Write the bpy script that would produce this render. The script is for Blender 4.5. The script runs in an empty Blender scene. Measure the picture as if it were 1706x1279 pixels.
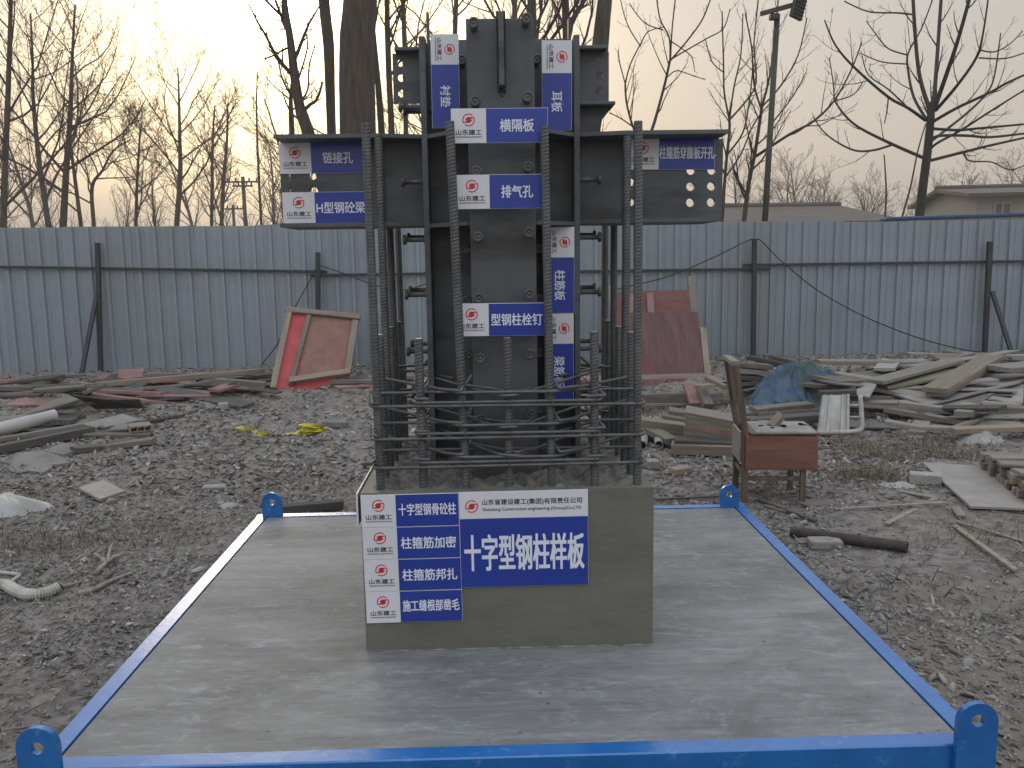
import bpy, math, random
import numpy as np
from mathutils import Vector, Matrix, Euler, Quaternion
from mathutils.geometry import tessellate_polygon

scene = bpy.context.scene
COL = scene.collection
RAD = math.radians
rnd = random.Random(7)

# ------------------------------------------------------------------ camera
CAM_H = 1.55
PITCH, YAW, ROLL, FPX = RAD(8.28), RAD(1.33), RAD(0.84), 1437.0
fwd = Vector((math.sin(YAW) * math.cos(PITCH), math.cos(YAW) * math.cos(PITCH), -math.sin(PITCH)))
rgt0 = Vector((math.cos(YAW), -math.sin(YAW), 0))
up0 = rgt0.cross(fwd)
rgt = math.cos(ROLL) * rgt0 - math.sin(ROLL) * up0
upv = math.sin(ROLL) * rgt0 + math.cos(ROLL) * up0
cam_data = bpy.data.cameras.new("camera")
cam_data.sensor_width = 36.0
cam_data.lens = 36.0 * FPX / 1706.0
cam_data.clip_start = 0.05
cam_data.clip_end = 3000.0
cam = bpy.data.objects.new("camera", cam_data)
COL.objects.link(cam)
cm = Matrix((rgt, upv, -fwd)).transposed().to_4x4()
cm.translation = Vector((0, 0, CAM_H))
cam.matrix_world = cm
scene.camera = cam


def ray(u, v):
    return fwd + (u - 853.0) / FPX * rgt - (v - 639.5) / FPX * upv


def V(u, v, y):
    """World point at depth y that is seen at photo pixel (u, v): used to read real positions off the photo."""
    d = ray(u, v)
    return Vector((0, 0, CAM_H)) + d * (y / d.y)


def G(u, v, z=0.0):
    d = ray(u, v)
    return Vector((0, 0, CAM_H)) + d * ((z - CAM_H) / d.z)


# ------------------------------------------------------------------ light
SUN_EL, SUN_AZ = RAD(16.0), RAD(-12.5)      # azimuth from +Y towards +X
sun_dir = Vector((math.sin(SUN_AZ) * math.cos(SUN_EL), math.cos(SUN_AZ) * math.cos(SUN_EL), math.sin(SUN_EL)))
sl = bpy.data.lights.new("sun", 'SUN')
sl.energy = 0.5
sl.angle = RAD(22)
sl.color = (1.0, 0.88, 0.72)
so = bpy.data.objects.new("sun", sl)
COL.objects.link(so)
so.rotation_euler = (-sun_dir).to_track_quat('-Z', 'Y').to_euler()

world = bpy.data.worlds.new("World")
scene.world = world
world.use_nodes = True
wt = world.node_tree
wt.nodes.clear()


def wn(t, **kw):
    n = wt.nodes.new(t)
    for k, v in kw.items():
        setattr(n, k, v)
    return n


def wmath(op, a, b=None):
    n = wn('ShaderNodeMath', operation=op)
    for i, x in enumerate((a, b)):
        if x is None:
            continue
        if isinstance(x, (int, float)):
            n.inputs[i].default_value = x
        else:
            wt.links.new(x, n.inputs[i])
    return n.outputs[0]


sky = wn('ShaderNodeTexSky', sky_type='NISHITA')
sky.sun_disc = False
sky.sun_elevation = SUN_EL
sky.sun_rotation = SUN_AZ
sky.dust_density = 6.0
sky.air_density = 1.5
bg1 = wn('ShaderNodeBackground')
bg1.inputs['Strength'].default_value = 0.015
wt.links.new(sky.outputs[0], bg1.inputs['Color'])
tc = wn('ShaderNodeTexCoord')
nrm = wn('ShaderNodeVectorMath', operation='NORMALIZE')
wt.links.new(tc.outputs['Generated'], nrm.inputs[0])
dot = wn('ShaderNodeVectorMath', operation='DOT_PRODUCT')
wt.links.new(nrm.outputs[0], dot.inputs[0])
dot.inputs[1].default_value = sun_dir
c = wmath('MAXIMUM', dot.outputs['Value'], 0.0)
g1 = wmath('MULTIPLY', wmath('POWER', c, 55.0), 1.15)
g2 = wmath('MULTIPLY', wmath('POWER', c, 8.0), 0.085)
g3 = wmath('MULTIPLY', wmath('POWER', c, 700.0), 6.0)
glow = wmath('ADD', wmath('ADD', g1, g2), g3)
sep = wn('ShaderNodeSeparateXYZ')
wt.links.new(nrm.outputs[0], sep.inputs[0])
ramp = wn('ShaderNodeValToRGB')
ramp.color_ramp.elements[0].position = 0.0
ramp.color_ramp.elements[0].color = (0.425, 0.372, 0.335, 1)
e = ramp.color_ramp.elements.new(0.13)
e.color = (0.42, 0.388, 0.362, 1)
e = ramp.color_ramp.elements.new(0.30)
e.color = (0.375, 0.370, 0.374, 1)
e = ramp.color_ramp.elements.new(0.55)
e.color = (0.70, 0.74, 0.80, 1)
ramp.color_ramp.elements[-1].position = 0.9
ramp.color_ramp.elements[-1].color = (0.80, 0.90, 1.05, 1)
wt.links.new(sep.outputs['Z'], ramp.inputs[0])
bg2 = wn('ShaderNodeBackground')
wt.links.new(ramp.outputs[0], bg2.inputs['Color'])
# sky away from the sun is brightened, an added fill for the foreground
anti = wn('ShaderNodeMapRange')
anti.inputs['From Min'].default_value = 0.15
anti.inputs['From Max'].default_value = -0.85
anti.inputs['To Min'].default_value = 0.88
anti.inputs['To Max'].default_value = 1.55
wt.links.new(dot.outputs['Value'], anti.inputs['Value'])
wt.links.new(anti.outputs[0], bg2.inputs['Strength'])
bg3 = wn('ShaderNodeBackground')
bg3.inputs['Color'].default_value = (1.0, 0.85, 0.50, 1)
wt.links.new(glow, bg3.inputs['Strength'])
a1 = wn('ShaderNodeAddShader')
a2 = wn('ShaderNodeAddShader')
wt.links.new(bg1.outputs[0], a1.inputs[0])
wt.links.new(bg2.outputs[0], a1.inputs[1])
wt.links.new(a1.outputs[0], a2.inputs[0])
wt.links.new(bg3.outputs[0], a2.inputs[1])
wo = wn('ShaderNodeOutputWorld')
wt.links.new(a2.outputs[0], wo.inputs[0])

vs = scene.view_settings
vs.view_transform = 'Standard'
vs.look = 'None'
vs.exposure = 0.47
vs.gamma = 1.0
vs.use_curve_mapping = False
scene.cycles.max_bounces = 6
scene.cycles.diffuse_bounces = 3
scene.cycles.glossy_bounces = 3
scene.cycles.use_denoising = True

# ------------------------------------------------------------------ materials
MATS = {}


def mat(name, c1, c2=None, rough=0.6, metal=0.0, scale=(6, 6, 6), detail=5.0, bump=0.0, bscale=None,
        lo=0.35, hi=0.65, c3=None, s3=(1.5, 1.5, 1.5), f3=(0.5, 0.68), rnd_amt=0.0, attr=None, rvar=0.0, spec=0.5, bdist=0.01):
    """Two colours mixed by stretched noise, an optional third in larger patches, noise bump."""
    m = bpy.data.materials.new(name)
    m.use_nodes = True
    t = m.node_tree
    b = t.nodes['Principled BSDF']
    L = t.links.new
    co = t.nodes.new('ShaderNodeTexCoord')
    vec = co.outputs['Object']
    oi = t.nodes.new('ShaderNodeObjectInfo')
    ad = t.nodes.new('ShaderNodeVectorMath')
    ad.operation = 'ADD'
    mu = t.nodes.new('ShaderNodeMath')
    mu.operation = 'MULTIPLY'
    mu.inputs[1].default_value = 37.0
    L(oi.outputs['Random'], mu.inputs[0])
    L(vec, ad.inputs[0])
    L(mu.outputs[0], ad.inputs[1])
    vec = ad.outputs[0]

    def noise(sc, det=detail, rg=0.6):
        mp = t.nodes.new('ShaderNodeMapping')
        mp.inputs['Scale'].default_value = sc
        L(vec, mp.inputs['Vector'])
        n = t.nodes.new('ShaderNodeTexNoise')
        n.inputs['Scale'].default_value = 1.0
        n.inputs['Detail'].default_value = det
        n.inputs['Roughness'].default_value = rg
        L(mp.outputs[0], n.inputs['Vector'])
        return n.outputs['Fac']
    n1 = noise(scale)
    c2 = c2 or c1
    r = t.nodes.new('ShaderNodeValToRGB')
    r.color_ramp.elements[0].position = lo
    r.color_ramp.elements[1].position = hi
    r.color_ramp.elements[0].color = (*c1, 1)
    r.color_ramp.elements[1].color = (*c2, 1)
    L(n1, r.inputs[0])
    col = r.outputs[0]
    if c3:
        n3 = noise(s3)
        r3 = t.nodes.new('ShaderNodeValToRGB')
        r3.color_ramp.elements[0].position = f3[0]
        r3.color_ramp.elements[1].position = f3[1]
        L(n3, r3.inputs[0])
        mx = t.nodes.new('ShaderNodeMix')
        mx.data_type = 'RGBA'
        L(r3.outputs[0], mx.inputs['Factor'])
        L(col, mx.inputs['A'])
        mx.inputs['B'].default_value = (*c3, 1)
        col = mx.outputs['Result']
    if attr:
        at = t.nodes.new('ShaderNodeVertexColor')
        at.layer_name = attr
        mx = t.nodes.new('ShaderNodeMix')
        mx.data_type = 'RGBA'
        mx.blend_type = 'MULTIPLY'
        mx.inputs['Factor'].default_value = 1
        L(col, mx.inputs['A'])
        L(at.outputs[0], mx.inputs['B'])
        col = mx.outputs['Result']
    if rnd_amt:
        hs = t.nodes.new('ShaderNodeHueSaturation')
        mr = t.nodes.new('ShaderNodeMapRange')
        mr.inputs['To Min'].default_value = 1 - rnd_amt
        mr.inputs['To Max'].default_value = 1 + rnd_amt
        L(oi.outputs['Random'], mr.inputs['Value'])
        L(mr.outputs[0], hs.inputs['Value'])
        L(col, hs.inputs['Color'])
        col = hs.outputs[0]
    L(col, b.inputs['Base Color'])
    b.inputs['Roughness'].default_value = rough
    b.inputs['Metallic'].default_value = metal
    b.inputs['Specular IOR Level'].default_value = spec
    if rvar:
        mr = t.nodes.new('ShaderNodeMapRange')
        mr.inputs['To Min'].default_value = max(0.05, rough - rvar)
        mr.inputs['To Max'].default_value = min(1, rough + rvar)
        L(n1, mr.inputs['Value'])
        L(mr.outputs[0], b.inputs['Roughness'])
    if bump:
        nb = noise(bscale or scale, 6.0, 0.65)
        bp = t.nodes.new('ShaderNodeBump')
        bp.inputs['Strength'].default_value = bump
        bp.inputs['Distance'].default_value = bdist
        L(nb, bp.inputs['Height'])
        L(bp.outputs[0], b.inputs['Normal'])
    MATS[name] = m
    return m


M_STEEL = mat('painted_steel', (.062, .069, .076), (.095, .103, .111), rough=.55, scale=(5, 5, 5), bump=.15, bscale=(60, 60, 60), c3=(.040, .040, .040), s3=(2.5, 2.5, 9), rvar=.1, bdist=.002)
M_STUD = mat('stud_steel', (.055, .058, .06), (.10, .10, .10), rough=.5, metal=.3, scale=(30, 30, 30))
M_WELD = mat('weld_burn', (.02, .02, .02), (.05, .05, .05), rough=.8, scale=(60, 60, 60), bump=.5)
M_REBAR = mat('rebar_steel', (.060, .064, .066), (.105, .11, .112), rough=.42, metal=.15, scale=(25, 25, 12), c3=(.12, .10, .085), s3=(5, 5, 6), f3=(.55, .75))
M_HOOP = mat('stirrup_steel', (.075, .078, .08), (.13, .13, .13), rough=.40, metal=.25, scale=(14, 14, 14), c3=(.12, .09, .07), s3=(5, 5, 5), f3=(.6, .8), bump=.4, bscale=(90, 90, 40), bdist=.002)
M_RAW = mat('cut_steel', (.42, .43, .44), (.55, .55, .55), rough=.4, metal=.5)
M_WIRE = mat('tie_wire_steel', (.06, .06, .06), (.10, .09, .08), rough=.5, metal=.4)
M_BASE = mat('smooth_concrete', (.172, .165, .132), (.205, .196, .158), rough=.75, scale=(2.5, 2.5, 3.5), detail=6, bump=.15, bscale=(50, 50, 50), bdist=.002)
M_ROUGH = mat('chiselled_concrete', (.10, .098, .085), (.27, .26, .225), rough=.9, scale=(28, 28, 28), detail=8, bump=.8, bscale=(45, 45, 45))
M_BLUE = mat('blue_gloss_paint', (.004, .100, .34), (.009, .140, .42), rough=.20, spec=.9, scale=(6, 6, 6), bump=.2, bscale=(20, 20, 20), c3=(.06, .20, .46), s3=(26, 26, 26), f3=(.60, .72), rvar=.1, bdist=.004)
M_WHITE = mat('sign_white', (.62, .62, .65), (.66, .66, .69), rough=.35, scale=(3, 3, 3))
M_SIGNBLUE = mat('sign_blue', (.017, .040, .265), (.020, .046, .30), rough=.25, scale=(4, 4, 4))
M_RED = mat('sign_red', (.48, .010, .018), (.54, .014, .022), rough=.4)
M_INK = mat('sign_ink', (.010, .010, .016), rough=.5)
M_LETTER = mat('sign_letter_white', (.70, .72, .80), rough=.4)
M_FENCE = mat('blue_grey_sheet_metal', (.232, .268, .300), (.262, .300, .335), rough=.48, scale=(.5, .5, 2.2), metal=.1, bump=.1, bscale=(3, 3, 3),
              c3=(.235, .26, .28), s3=(.7, .7, .5), rvar=.06, rnd_amt=.07)
M_POST = mat('dark_steel_post', (.018, .021, .026), (.035, .037, .04), rough=.6, scale=(15, 15, 3))
M_CABLE = mat('black_cable', (.012, .012, .013), rough=.6)
M_EARTH = mat('bare_earth', (.128, .112, .100), (.315, .280, .250), rough=.95, scale=(14, 14, 14), detail=10, bump=1.0, bscale=(38, 38, 38), lo=.34, hi=.66,
              c3=(.23, .195, .155), s3=(.55, .55, .55), f3=(.48, .66), bdist=.03)
M_LEAF = mat('dead_leaf', (1, 1, 1), (.8, .8, .8), rough=.85, scale=(50, 50, 50), attr='tint')
M_STONE = mat('rubble_stone', (1, 1, 1), (.75, .75, .75), rough=.9, scale=(30, 30, 30), attr='tint', bump=.5, bscale=(60, 60, 60))
M_BARK = mat('dark_bark', (.038, .029, .022), (.098, .075, .057), rough=.95, scale=(16, 16, 2.2), detail=7, bump=1.0, bscale=(22, 22, 2.5), bdist=.05)
M_TWIG = mat('bare_twig', (.034, .027, .021), (.062, .049, .038), rough=.9)
M_TWIG_R = mat('smooth_grey_bark', (.020, .018, .016), (.042, .037, .032), rough=.85)
WS = (2.2, 40, 40)
M_WOODGREY = mat('weathered_board', (.115, .100, .084), (.19, .168, .143), rough=.85, scale=WS, bump=.4, bscale=WS, rnd_amt=.22, c3=(.11, .09, .075), s3=(2, 5, 5), bdist=.003)
M_WOODPALE = mat('pale_board', (.185, .163, .136), (.255, .228, .195), rough=.8, scale=WS, bump=.3, bscale=WS, rnd_amt=.15, c3=(.20, .17, .135), s3=(2, 5, 5), bdist=.003)
M_WOODDARK = mat('dark_wet_board', (.045, .040, .036), (.085, .077, .070), rough=.8, scale=WS, bump=.4, bscale=WS, rnd_amt=.25, bdist=.003)
M_WOODMOSS = mat('greenish_board', (.13, .125, .080), (.21, .195, .135), rough=.85, scale=WS, bump=.4, bscale=WS, rnd_amt=.1, bdist=.003)
M_WOODTAN = mat('tan_timber', (.17, .130, .098), (.265, .21, .160), rough=.8, scale=WS, bump=.4, bscale=WS, rnd_amt=.15, bdist=.003)
M_PLY = mat('film_plywood', (.205, .185, .165), (.275, .25, .225), rough=.75, scale=(5, 5, 5), rnd_amt=.15, c3=(.23, .20, .185), s3=(2, 2, 2))
M_REDBOARD = mat('red_formwork', (.33, .035, .036), (.42, .055, .052), rough=.6, scale=(5, 5, 5), rnd_amt=.1)
M_REDWORN = mat('worn_red_formwork', (.066, .024, .025), (.125, .050, .046), rough=.65, scale=(18, 2.5, 1.8), detail=9, c3=(.165, .020, .028), s3=(2.2, 1.0, 1.0), f3=(.54, .70), bump=.2, bdist=.002)
M_REDBACK = mat('old_red_board', (.105, .034, .030), (.17, .055, .048), rough=.7, scale=(3, 3, 14), detail=7, c3=(.12, .075, .062), s3=(3, 3, 5))
M_BROWNPLY = mat('brown_plywood', (.185, .088, .066), (.25, .125, .098), rough=.75, scale=(9, 2, 9), detail=7)
M_PALERED = mat('faded_red_board', (.20, .105, .097), (.27, .155, .142), rough=.8, scale=(6, 6, 6))
M_CHAIR = mat('varnished_chair_wood', (.15, .062, .047), (.225, .100, .078), rough=.5, scale=(3, 30, 30), detail=7, c3=(.15, .06, .045), s3=(3, 8, 5), bump=.15, bdist=.002)
M_CHAIRDK = mat('worn_chair_wood', (.075, .050, .036), (.15, .105, .075), rough=.7, scale=(30, 30, 3), detail=6, bump=.2, bdist=.002)
M_SEAT = mat('torn_seat_cover', (.19, .183, .17), (.31, .295, .275), rough=.85, scale=(8, 8, 8), bump=.4)
M_PVC = mat('dirty_pvc', (.34, .315, .305), (.42, .40, .39), rough=.5, scale=(4, 4, 4))
M_RUST = mat('rusty_pipe', (.040, .030, .027), (.075, .055, .048), rough=.85, scale=(18, 18, 18), bump=.5, bdist=.004)
M_GREYPIPE = mat('grey_pipe', (.20, .185, .175), (.28, .26, .25), rough=.7, scale=(10, 10, 10))
M_BRICK = mat('cement_brick', (.22, .20, .18), (.31, .285, .26), rough=.92, scale=(20, 20, 20), bump=.5, rnd_amt=.18, bdist=.004)
M_STONESLAB = mat('broken_stone_slab', (.155, .142, .132), (.215, .20, .188), rough=.9, scale=(8, 8, 8), bump=.4, rnd_amt=.12, bdist=.005)
M_TAPE = mat('yellow_plastic_tape', (.44, .40, .03), (.55, .50, .06), rough=.45, scale=(20, 20, 20))
M_TARP = mat('blue_tarp', (.022, .060, .125), (.075, .125, .185), rough=.55, scale=(7, 7, 7), c3=(.045, .075, .07), s3=(3, 3, 3), f3=(.5, .6))
M_SACK = mat('grey_sacking', (.20, .19, .185), (.33, .32, .31), rough=.8, scale=(9, 9, 9))
M_FILM = mat('dusty_plastic_sheet', (.27, .26, .24), (.36, .345, .32), rough=.5, scale=(6, 6, 6))
M_FRAME = mat('white_metal_frame', (.34, .33, .30), (.44, .43, .40), rough=.6, scale=(9, 9, 9), c3=(.26, .24, .21), s3=(4, 4, 4))
M_NET = mat('white_net_hose', (.40, .37, .32), (.52, .49, .43), rough=.7, scale=(20, 20, 20))
M_STRAW = mat('dry_grass', (.16, .135, .075), (.25, .215, .13), rough=.9, scale=(30, 30, 30))
M_STICK = mat('bare_stick', (.20, .17, .135), (.31, .27, .22), rough=.85, scale=(20, 20, 20))
M_ROOF = mat('brown_roof_tiles', (.075, .060, .050), (.11, .09, .075), rough=.9, scale=(1, 6, 6), detail=4)
M_WALL = mat('grey_plaster', (.22, .205, .185), (.28, .26, .235), rough=.9, scale=(1, 1, 1))
M_GLASS = mat('dark_window_glass', (.05, .06, .065), (.08, .09, .1), rough=.15)
M_POLE = mat('street_pole', (.022, .020, .019), (.04, .036, .033), rough=.6)
M_LAMPGLASS = mat('lamp_cover', (.10, .10, .10), (.14, .14, .14), rough=.3)
M_COPING = mat('blue_ridge_cap', (.02, .07, .17), (.03, .09, .2), rough=.45)
M_BLUEPALE = mat('pale_blue_plastic', (.20, .36, .45), (.28, .44, .52), rough=.5)
M_BLUEBAG = mat('blue_plastic', (.02, .06, .24), (.04, .10, .34), rough=.5)



def slab_material(name, ca, cb, cc, streak, bumpk, pores):
    """Trowelled concrete: long fine streaks, cloudy patches, a few pits and scuffs."""
    m = bpy.data.materials.new(name)
    m.use_nodes = True
    t = m.node_tree
    L = t.links.new
    b = t.nodes['Principled BSDF']
    co = t.nodes.new('ShaderNodeTexCoord')

    def noise(sc, det, rg, rot=0.0, dist=0.0):
        mp = t.nodes.new('ShaderNodeMapping')
        mp.inputs['Scale'].default_value = sc
        mp.inputs['Rotation'].default_value = (0, 0, rot)
        L(co.outputs['Object'], mp.inputs['Vector'])
        n = t.nodes.new('ShaderNodeTexNoise')
        n.inputs['Scale'].default_value = 1
        n.inputs['Detail'].default_value = det
        n.inputs['Roughness'].default_value = rg
        n.inputs['Distortion'].default_value = dist
        L(mp.outputs[0], n.inputs['Vector'])
        return n.outputs['Fac']

    def ramp_(f, p0, p1):
        r = t.nodes.new('ShaderNodeMapRange')
        r.inputs['From Min'].default_value = p0
        r.inputs['From Max'].default_value = p1
        L(f, r.inputs['Value'])
        return r.outputs[0]

    def mix(a, bb, f, mode='MIX'):
        x = t.nodes.new('ShaderNodeMix')
        x.data_type = 'RGBA'
        x.blend_type = mode
        for k, v in (('A', a), ('B', bb)):
            if isinstance(v, tuple):
                x.inputs[k].default_value = (*v, 1)
            else:
                L(v, x.inputs[k])
        if isinstance(f, float):
            x.inputs['Factor'].default_value = f
        else:
            L(f, x.inputs['Factor'])
        return x.outputs['Result']
    clouds = noise((1.5, 2.6, 2.0), 8, .68, .35, .8)
    streaks = noise(streak, 7, .7, .02)
    fine = noise((streak[0] * 4, streak[1] * 3, 40), 5, .7, -.01)
    blot = noise((7, 15, 9), 8, .78, .6, 1.2)
    col = mix(ca, cb, ramp_(clouds, .34, .64))
    col = mix(col, cc, ramp_(blot, .50, .72))
    st = t.nodes.new('ShaderNodeMapRange')
    st.inputs['From Min'].default_value = .28
    st.inputs['From Max'].default_value = .72
    st.inputs['To Min'].default_value = .75
    st.inputs['To Max'].default_value = 1.19
    L(streaks, st.inputs['Value'])
    cmb = t.nodes.new('ShaderNodeCombineColor')
    for k in range(3):
        L(st.outputs[0], cmb.inputs[k])
    col = mix(col, cmb.outputs[0], .85, 'MULTIPLY')
    st2 = t.nodes.new('ShaderNodeMapRange')
    st2.inputs['From Min'].default_value = .3
    st2.inputs['From Max'].default_value = .7
    st2.inputs['To Min'].default_value = .90
    st2.inputs['To Max'].default_value = 1.08
    L(fine, st2.inputs['Value'])
    cm2 = t.nodes.new('ShaderNodeCombineColor')
    for k in range(3):
        L(st2.outputs[0], cm2.inputs[k])
    col = mix(col, cm2.outputs[0], 1.0, 'MULTIPLY')
    vo = t.nodes.new('ShaderNodeTexVoronoi')
    vo.inputs['Scale'].default_value = pores
    L(co.outputs['Object'], vo.inputs['Vector'])
    dotm = ramp_(vo.outputs['Distance'], .085, .045)
    gate = ramp_(noise((3, 3, 3), 3, .5), .52, .60)
    mm = t.nodes.new('ShaderNodeMath')
    mm.operation = 'MULTIPLY'
    L(dotm, mm.inputs[0])
    L(gate, mm.inputs[1])
    mm.use_clamp = True
    col = mix(col, (.05, .05, .045), mm.outputs[0])
    L(col, b.inputs['Base Color'])
    rr = t.nodes.new('ShaderNodeMapRange')
    rr.inputs['To Min'].default_value = .38
    rr.inputs['To Max'].default_value = .85
    L(blot, rr.inputs['Value'])
    L(rr.outputs[0], b.inputs['Roughness'])
    ad = t.nodes.new('ShaderNodeMath')
    ad.operation = 'ADD'
    L(streaks, ad.inputs[0])
    L(fine, ad.inputs[1])
    sb = t.nodes.new('ShaderNodeMath')
    sb.operation = 'SUBTRACT'
    L(ad.outputs[0], sb.inputs[0])
    L(mm.outputs[0], sb.inputs[1])
    bp = t.nodes.new('ShaderNodeBump')
    bp.inputs['Strength'].default_value = bumpk
    bp.inputs['Distance'].default_value = .004
    L(sb.outputs[0], bp.inputs['Height'])
    L(bp.outputs[0], b.inputs['Normal'])
    return m


M_SLAB = slab_material('trowelled_concrete', (.105, .106, .102), (.215, .216, .210), (.31, .317, .33), (1.3, 22, 8), .5, 14)
M_BASE = slab_material('smooth_concrete', (.128, .126, .103), (.148, .145, .119), (.152, .149, .126), (2.5, 3, 5), .16, 26)


# ------------------------------------------------------------------ mesh helpers
class MB:
    def __init__(self):
        self.v = []
        self.f = []
        self.mi = []
        self.cur = 0
        self.tint = None
        self.tints = []

    def add(self, vs, fs, M=None):
        o = len(self.v)
        if M is not None:
            vs = [M @ Vector(p) for p in vs]
        self.v.extend([tuple(p) for p in vs])
        for f in fs:
            self.f.append(tuple(i + o for i in f))
            self.mi.append(self.cur)
            self.tints.append(self.tint)
        return self

    def box(self, c, s, ch=0.0, M=None):
        """Box of full size s centred on c with chamfered edges ch."""
        hx, hy, hz = s[0] / 2, s[1] / 2, s[2] / 2
        ch = min(ch, hx * .9, hy * .9, hz * .9)
        T = Matrix.Translation(Vector(c))
        if M is not None:
            T = M @ T
        if ch <= 0:
            vs = [(x * hx, y * hy, z * hz) for x in (-1, 1) for y in (-1, 1) for z in (-1, 1)]
            fs = [(0, 1, 3, 2), (4, 6, 7, 5), (0, 4, 5, 1), (2, 3, 7, 6), (0, 2, 6, 4), (1, 5, 7, 3)]
            return self.add(vs, fs, T)
        vs = []
        idx = {}
        for x in (-1, 1):
            for y in (-1, 1):
                for z in (-1, 1):
                    for a in range(3):
                        idx[(x, y, z, a)] = len(vs)
                        h = [hx - ch, hy - ch, hz - ch]
                        h[a] += ch
                        vs.append((x * h[0], y * h[1], z * h[2]))
        fs = []
        for a in range(3):
            b, c2 = (a + 1) % 3, (a + 2) % 3
            for s_ in (-1, 1):
                q = []
                for (p, r) in ((-1, -1), (1, -1), (1, 1), (-1, 1)):
                    k = [0, 0, 0]
                    k[a], k[b], k[c2] = s_, p, r
                    q.append(idx[(*k, a)])
                fs.append(tuple(q if s_ > 0 else q[::-1]))
            for p in (-1, 1):
                for r in (-1, 1):
                    k0, k1 = [0, 0, 0], [0, 0, 0]
                    k0[a], k1[a] = -1, 1
                    k0[b] = k1[b] = p
                    k0[c2] = k1[c2] = r
                    q = (idx[(*k0, b)], idx[(*k1, b)], idx[(*k1, c2)], idx[(*k0, c2)])
                    fs.append(q if p * r > 0 else q[::-1])
        for x in (-1, 1):
            for y in (-1, 1):
                for z in (-1, 1):
                    q = (idx[(x, y, z, 0)], idx[(x, y, z, 1)], idx[(x, y, z, 2)])
                    fs.append(q if x * y * z > 0 else q[::-1])
        return self.add(vs, fs, T)

    def tube(self, pts, r, n=8, caps=True, closed=False, twist=0.0):
        pts = [Vector(p) for p in pts]
        N = len(pts)
        rs = r if hasattr(r, '__len__') else [r] * N
        tang = []
        for i in range(N):
            if closed:
                d = pts[(i + 1) % N] - pts[i - 1]
            else:
                d = pts[min(i + 1, N - 1)] - pts[max(i - 1, 0)]
            tang.append(d.normalized() if d.length > 1e-9 else Vector((0, 0, 1)))
        t0 = tang[0]
        ref = Vector((0, 0, 1)) if abs(t0.z) < .9 else Vector((1, 0, 0))
        nv = (ref - t0 * ref.dot(t0)).normalized()
        vs = []
        for i in range(N):
            t = tang[i]
            nv = nv - t * nv.dot(t)
            nv = nv.normalized() if nv.length > 1e-6 else t.orthogonal().normalized()
            b = t.cross(nv)
            for k in range(n):
                a = 2 * math.pi * k / n + twist
                vs.append(pts[i] + (nv * math.cos(a) + b * math.sin(a)) * rs[i])
        fs = []
        for i in range(N if closed else N - 1):
            j = (i + 1) % N
            for k in range(n):
                l = (k + 1) % n
                fs.append((i * n + k, i * n + l, j * n + l, j * n + k))
        if caps and not closed:
            fs.append(tuple(range(n))[::-1])
            fs.append(tuple(range((N - 1) * n, N * n)))
        return self.add(vs, fs)

    def prism(self, loops, t, M=None):
        """Flat plate in local XZ with holes (loops[0] is the outline), thickness t along local +Y."""
        L3 = [[Vector((p[0], p[1], 0)) for p in lp] for lp in loops]
        tris = tessellate_polygon(L3)
        flat = [p for lp in loops for p in lp]
        n = len(flat)
        vs = [(p[0], 0, p[1]) for p in flat] + [(p[0], t, p[1]) for p in flat]
        fs = []
        for a, b, c_ in tris:
            ar = (flat[b][0] - flat[a][0]) * (flat[c_][1] - flat[a][1]) - (flat[b][1] - flat[a][1]) * (flat[c_][0] - flat[a][0])
            if ar < 0:
                a, b, c_ = a, c_, b
            fs.append((a, b, c_))
            fs.append((a + n, c_ + n, b + n))
        o = 0
        for li, lp in enumerate(loops):
            m = len(lp)
            ar = sum(lp[i][0] * lp[(i + 1) % m][1] - lp[(i + 1) % m][0] * lp[i][1] for i in range(m))
            for i in range(m):
                j = (i + 1) % m
                q = (o + i, o + j, o + j + n, o + i + n)
                outward = (ar > 0) == (li == 0)
                fs.append(q[::-1] if outward else q)
            o += m
        return self.add(vs, fs, M)

    def slab(self, quad, t):
        """Sheet with four (or more) 3-D corners, thickened downwards by t."""
        q = [Vector(p) for p in quad]
        n = len(q)
        nr = Vector((0, 0, 0))
        for i in range(n):
            nr += (q[i] - q[0]).cross(q[(i + 1) % n] - q[0])
        nr.normalize()
        if nr.z < 0:
            q = q[::-1]
            nr = -nr
        vs = q + [p - nr * t for p in q]
        fs = [tuple(range(n)), tuple(range(2 * n - 1, n - 1, -1))]
        for i in range(n):
            j = (i + 1) % n
            fs.append((i, i + n, j + n, j))
        return self.add(vs, fs)

    def mesh(self, name, mats, smooth=False):
        me = bpy.data.meshes.new(name)
        me.from_pydata(self.v, [], self.f)
        mats = mats if isinstance(mats, (list, tuple)) else [mats]
        for m in mats:
            me.materials.append(m)
        if len(mats) > 1:
            me.polygons.foreach_set('material_index', self.mi)
        if smooth:
            me.polygons.foreach_set('use_smooth', [True] * len(me.polygons))
        if self.tint is not None:
            ca = me.color_attributes.new('tint', 'FLOAT_COLOR', 'CORNER')
            arr = []
            for p, tcol in zip(self.f, self.tints):
                arr.extend((*tcol, 1.0) * len(p))
            ca.data.foreach_set('color', arr)
        me.update()
        return me

    def build(self, name, mats, parent=None, smooth=False, M=None):
        o = bpy.data.objects.new(name, self.mesh(name, mats, smooth))
        COL.objects.link(o)
        if parent is not None:
            o.parent = parent
        if M is not None:
            o.matrix_local = M
        return o


def tag(o, label=None, cat=None, group=None, kind=None):
    if label:
        o['label'] = label
    if cat:
        o['category'] = cat
    if group:
        o['group'] = group
    if kind:
        o['kind'] = kind
    return o


def empty(name, loc=(0, 0, 0), rz=0.0):
    o = bpy.data.objects.new(name, None)
    o.empty_display_size = .1
    o.location = loc
    o.rotation_euler = (0, 0, rz)
    COL.objects.link(o)
    return o


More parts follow.
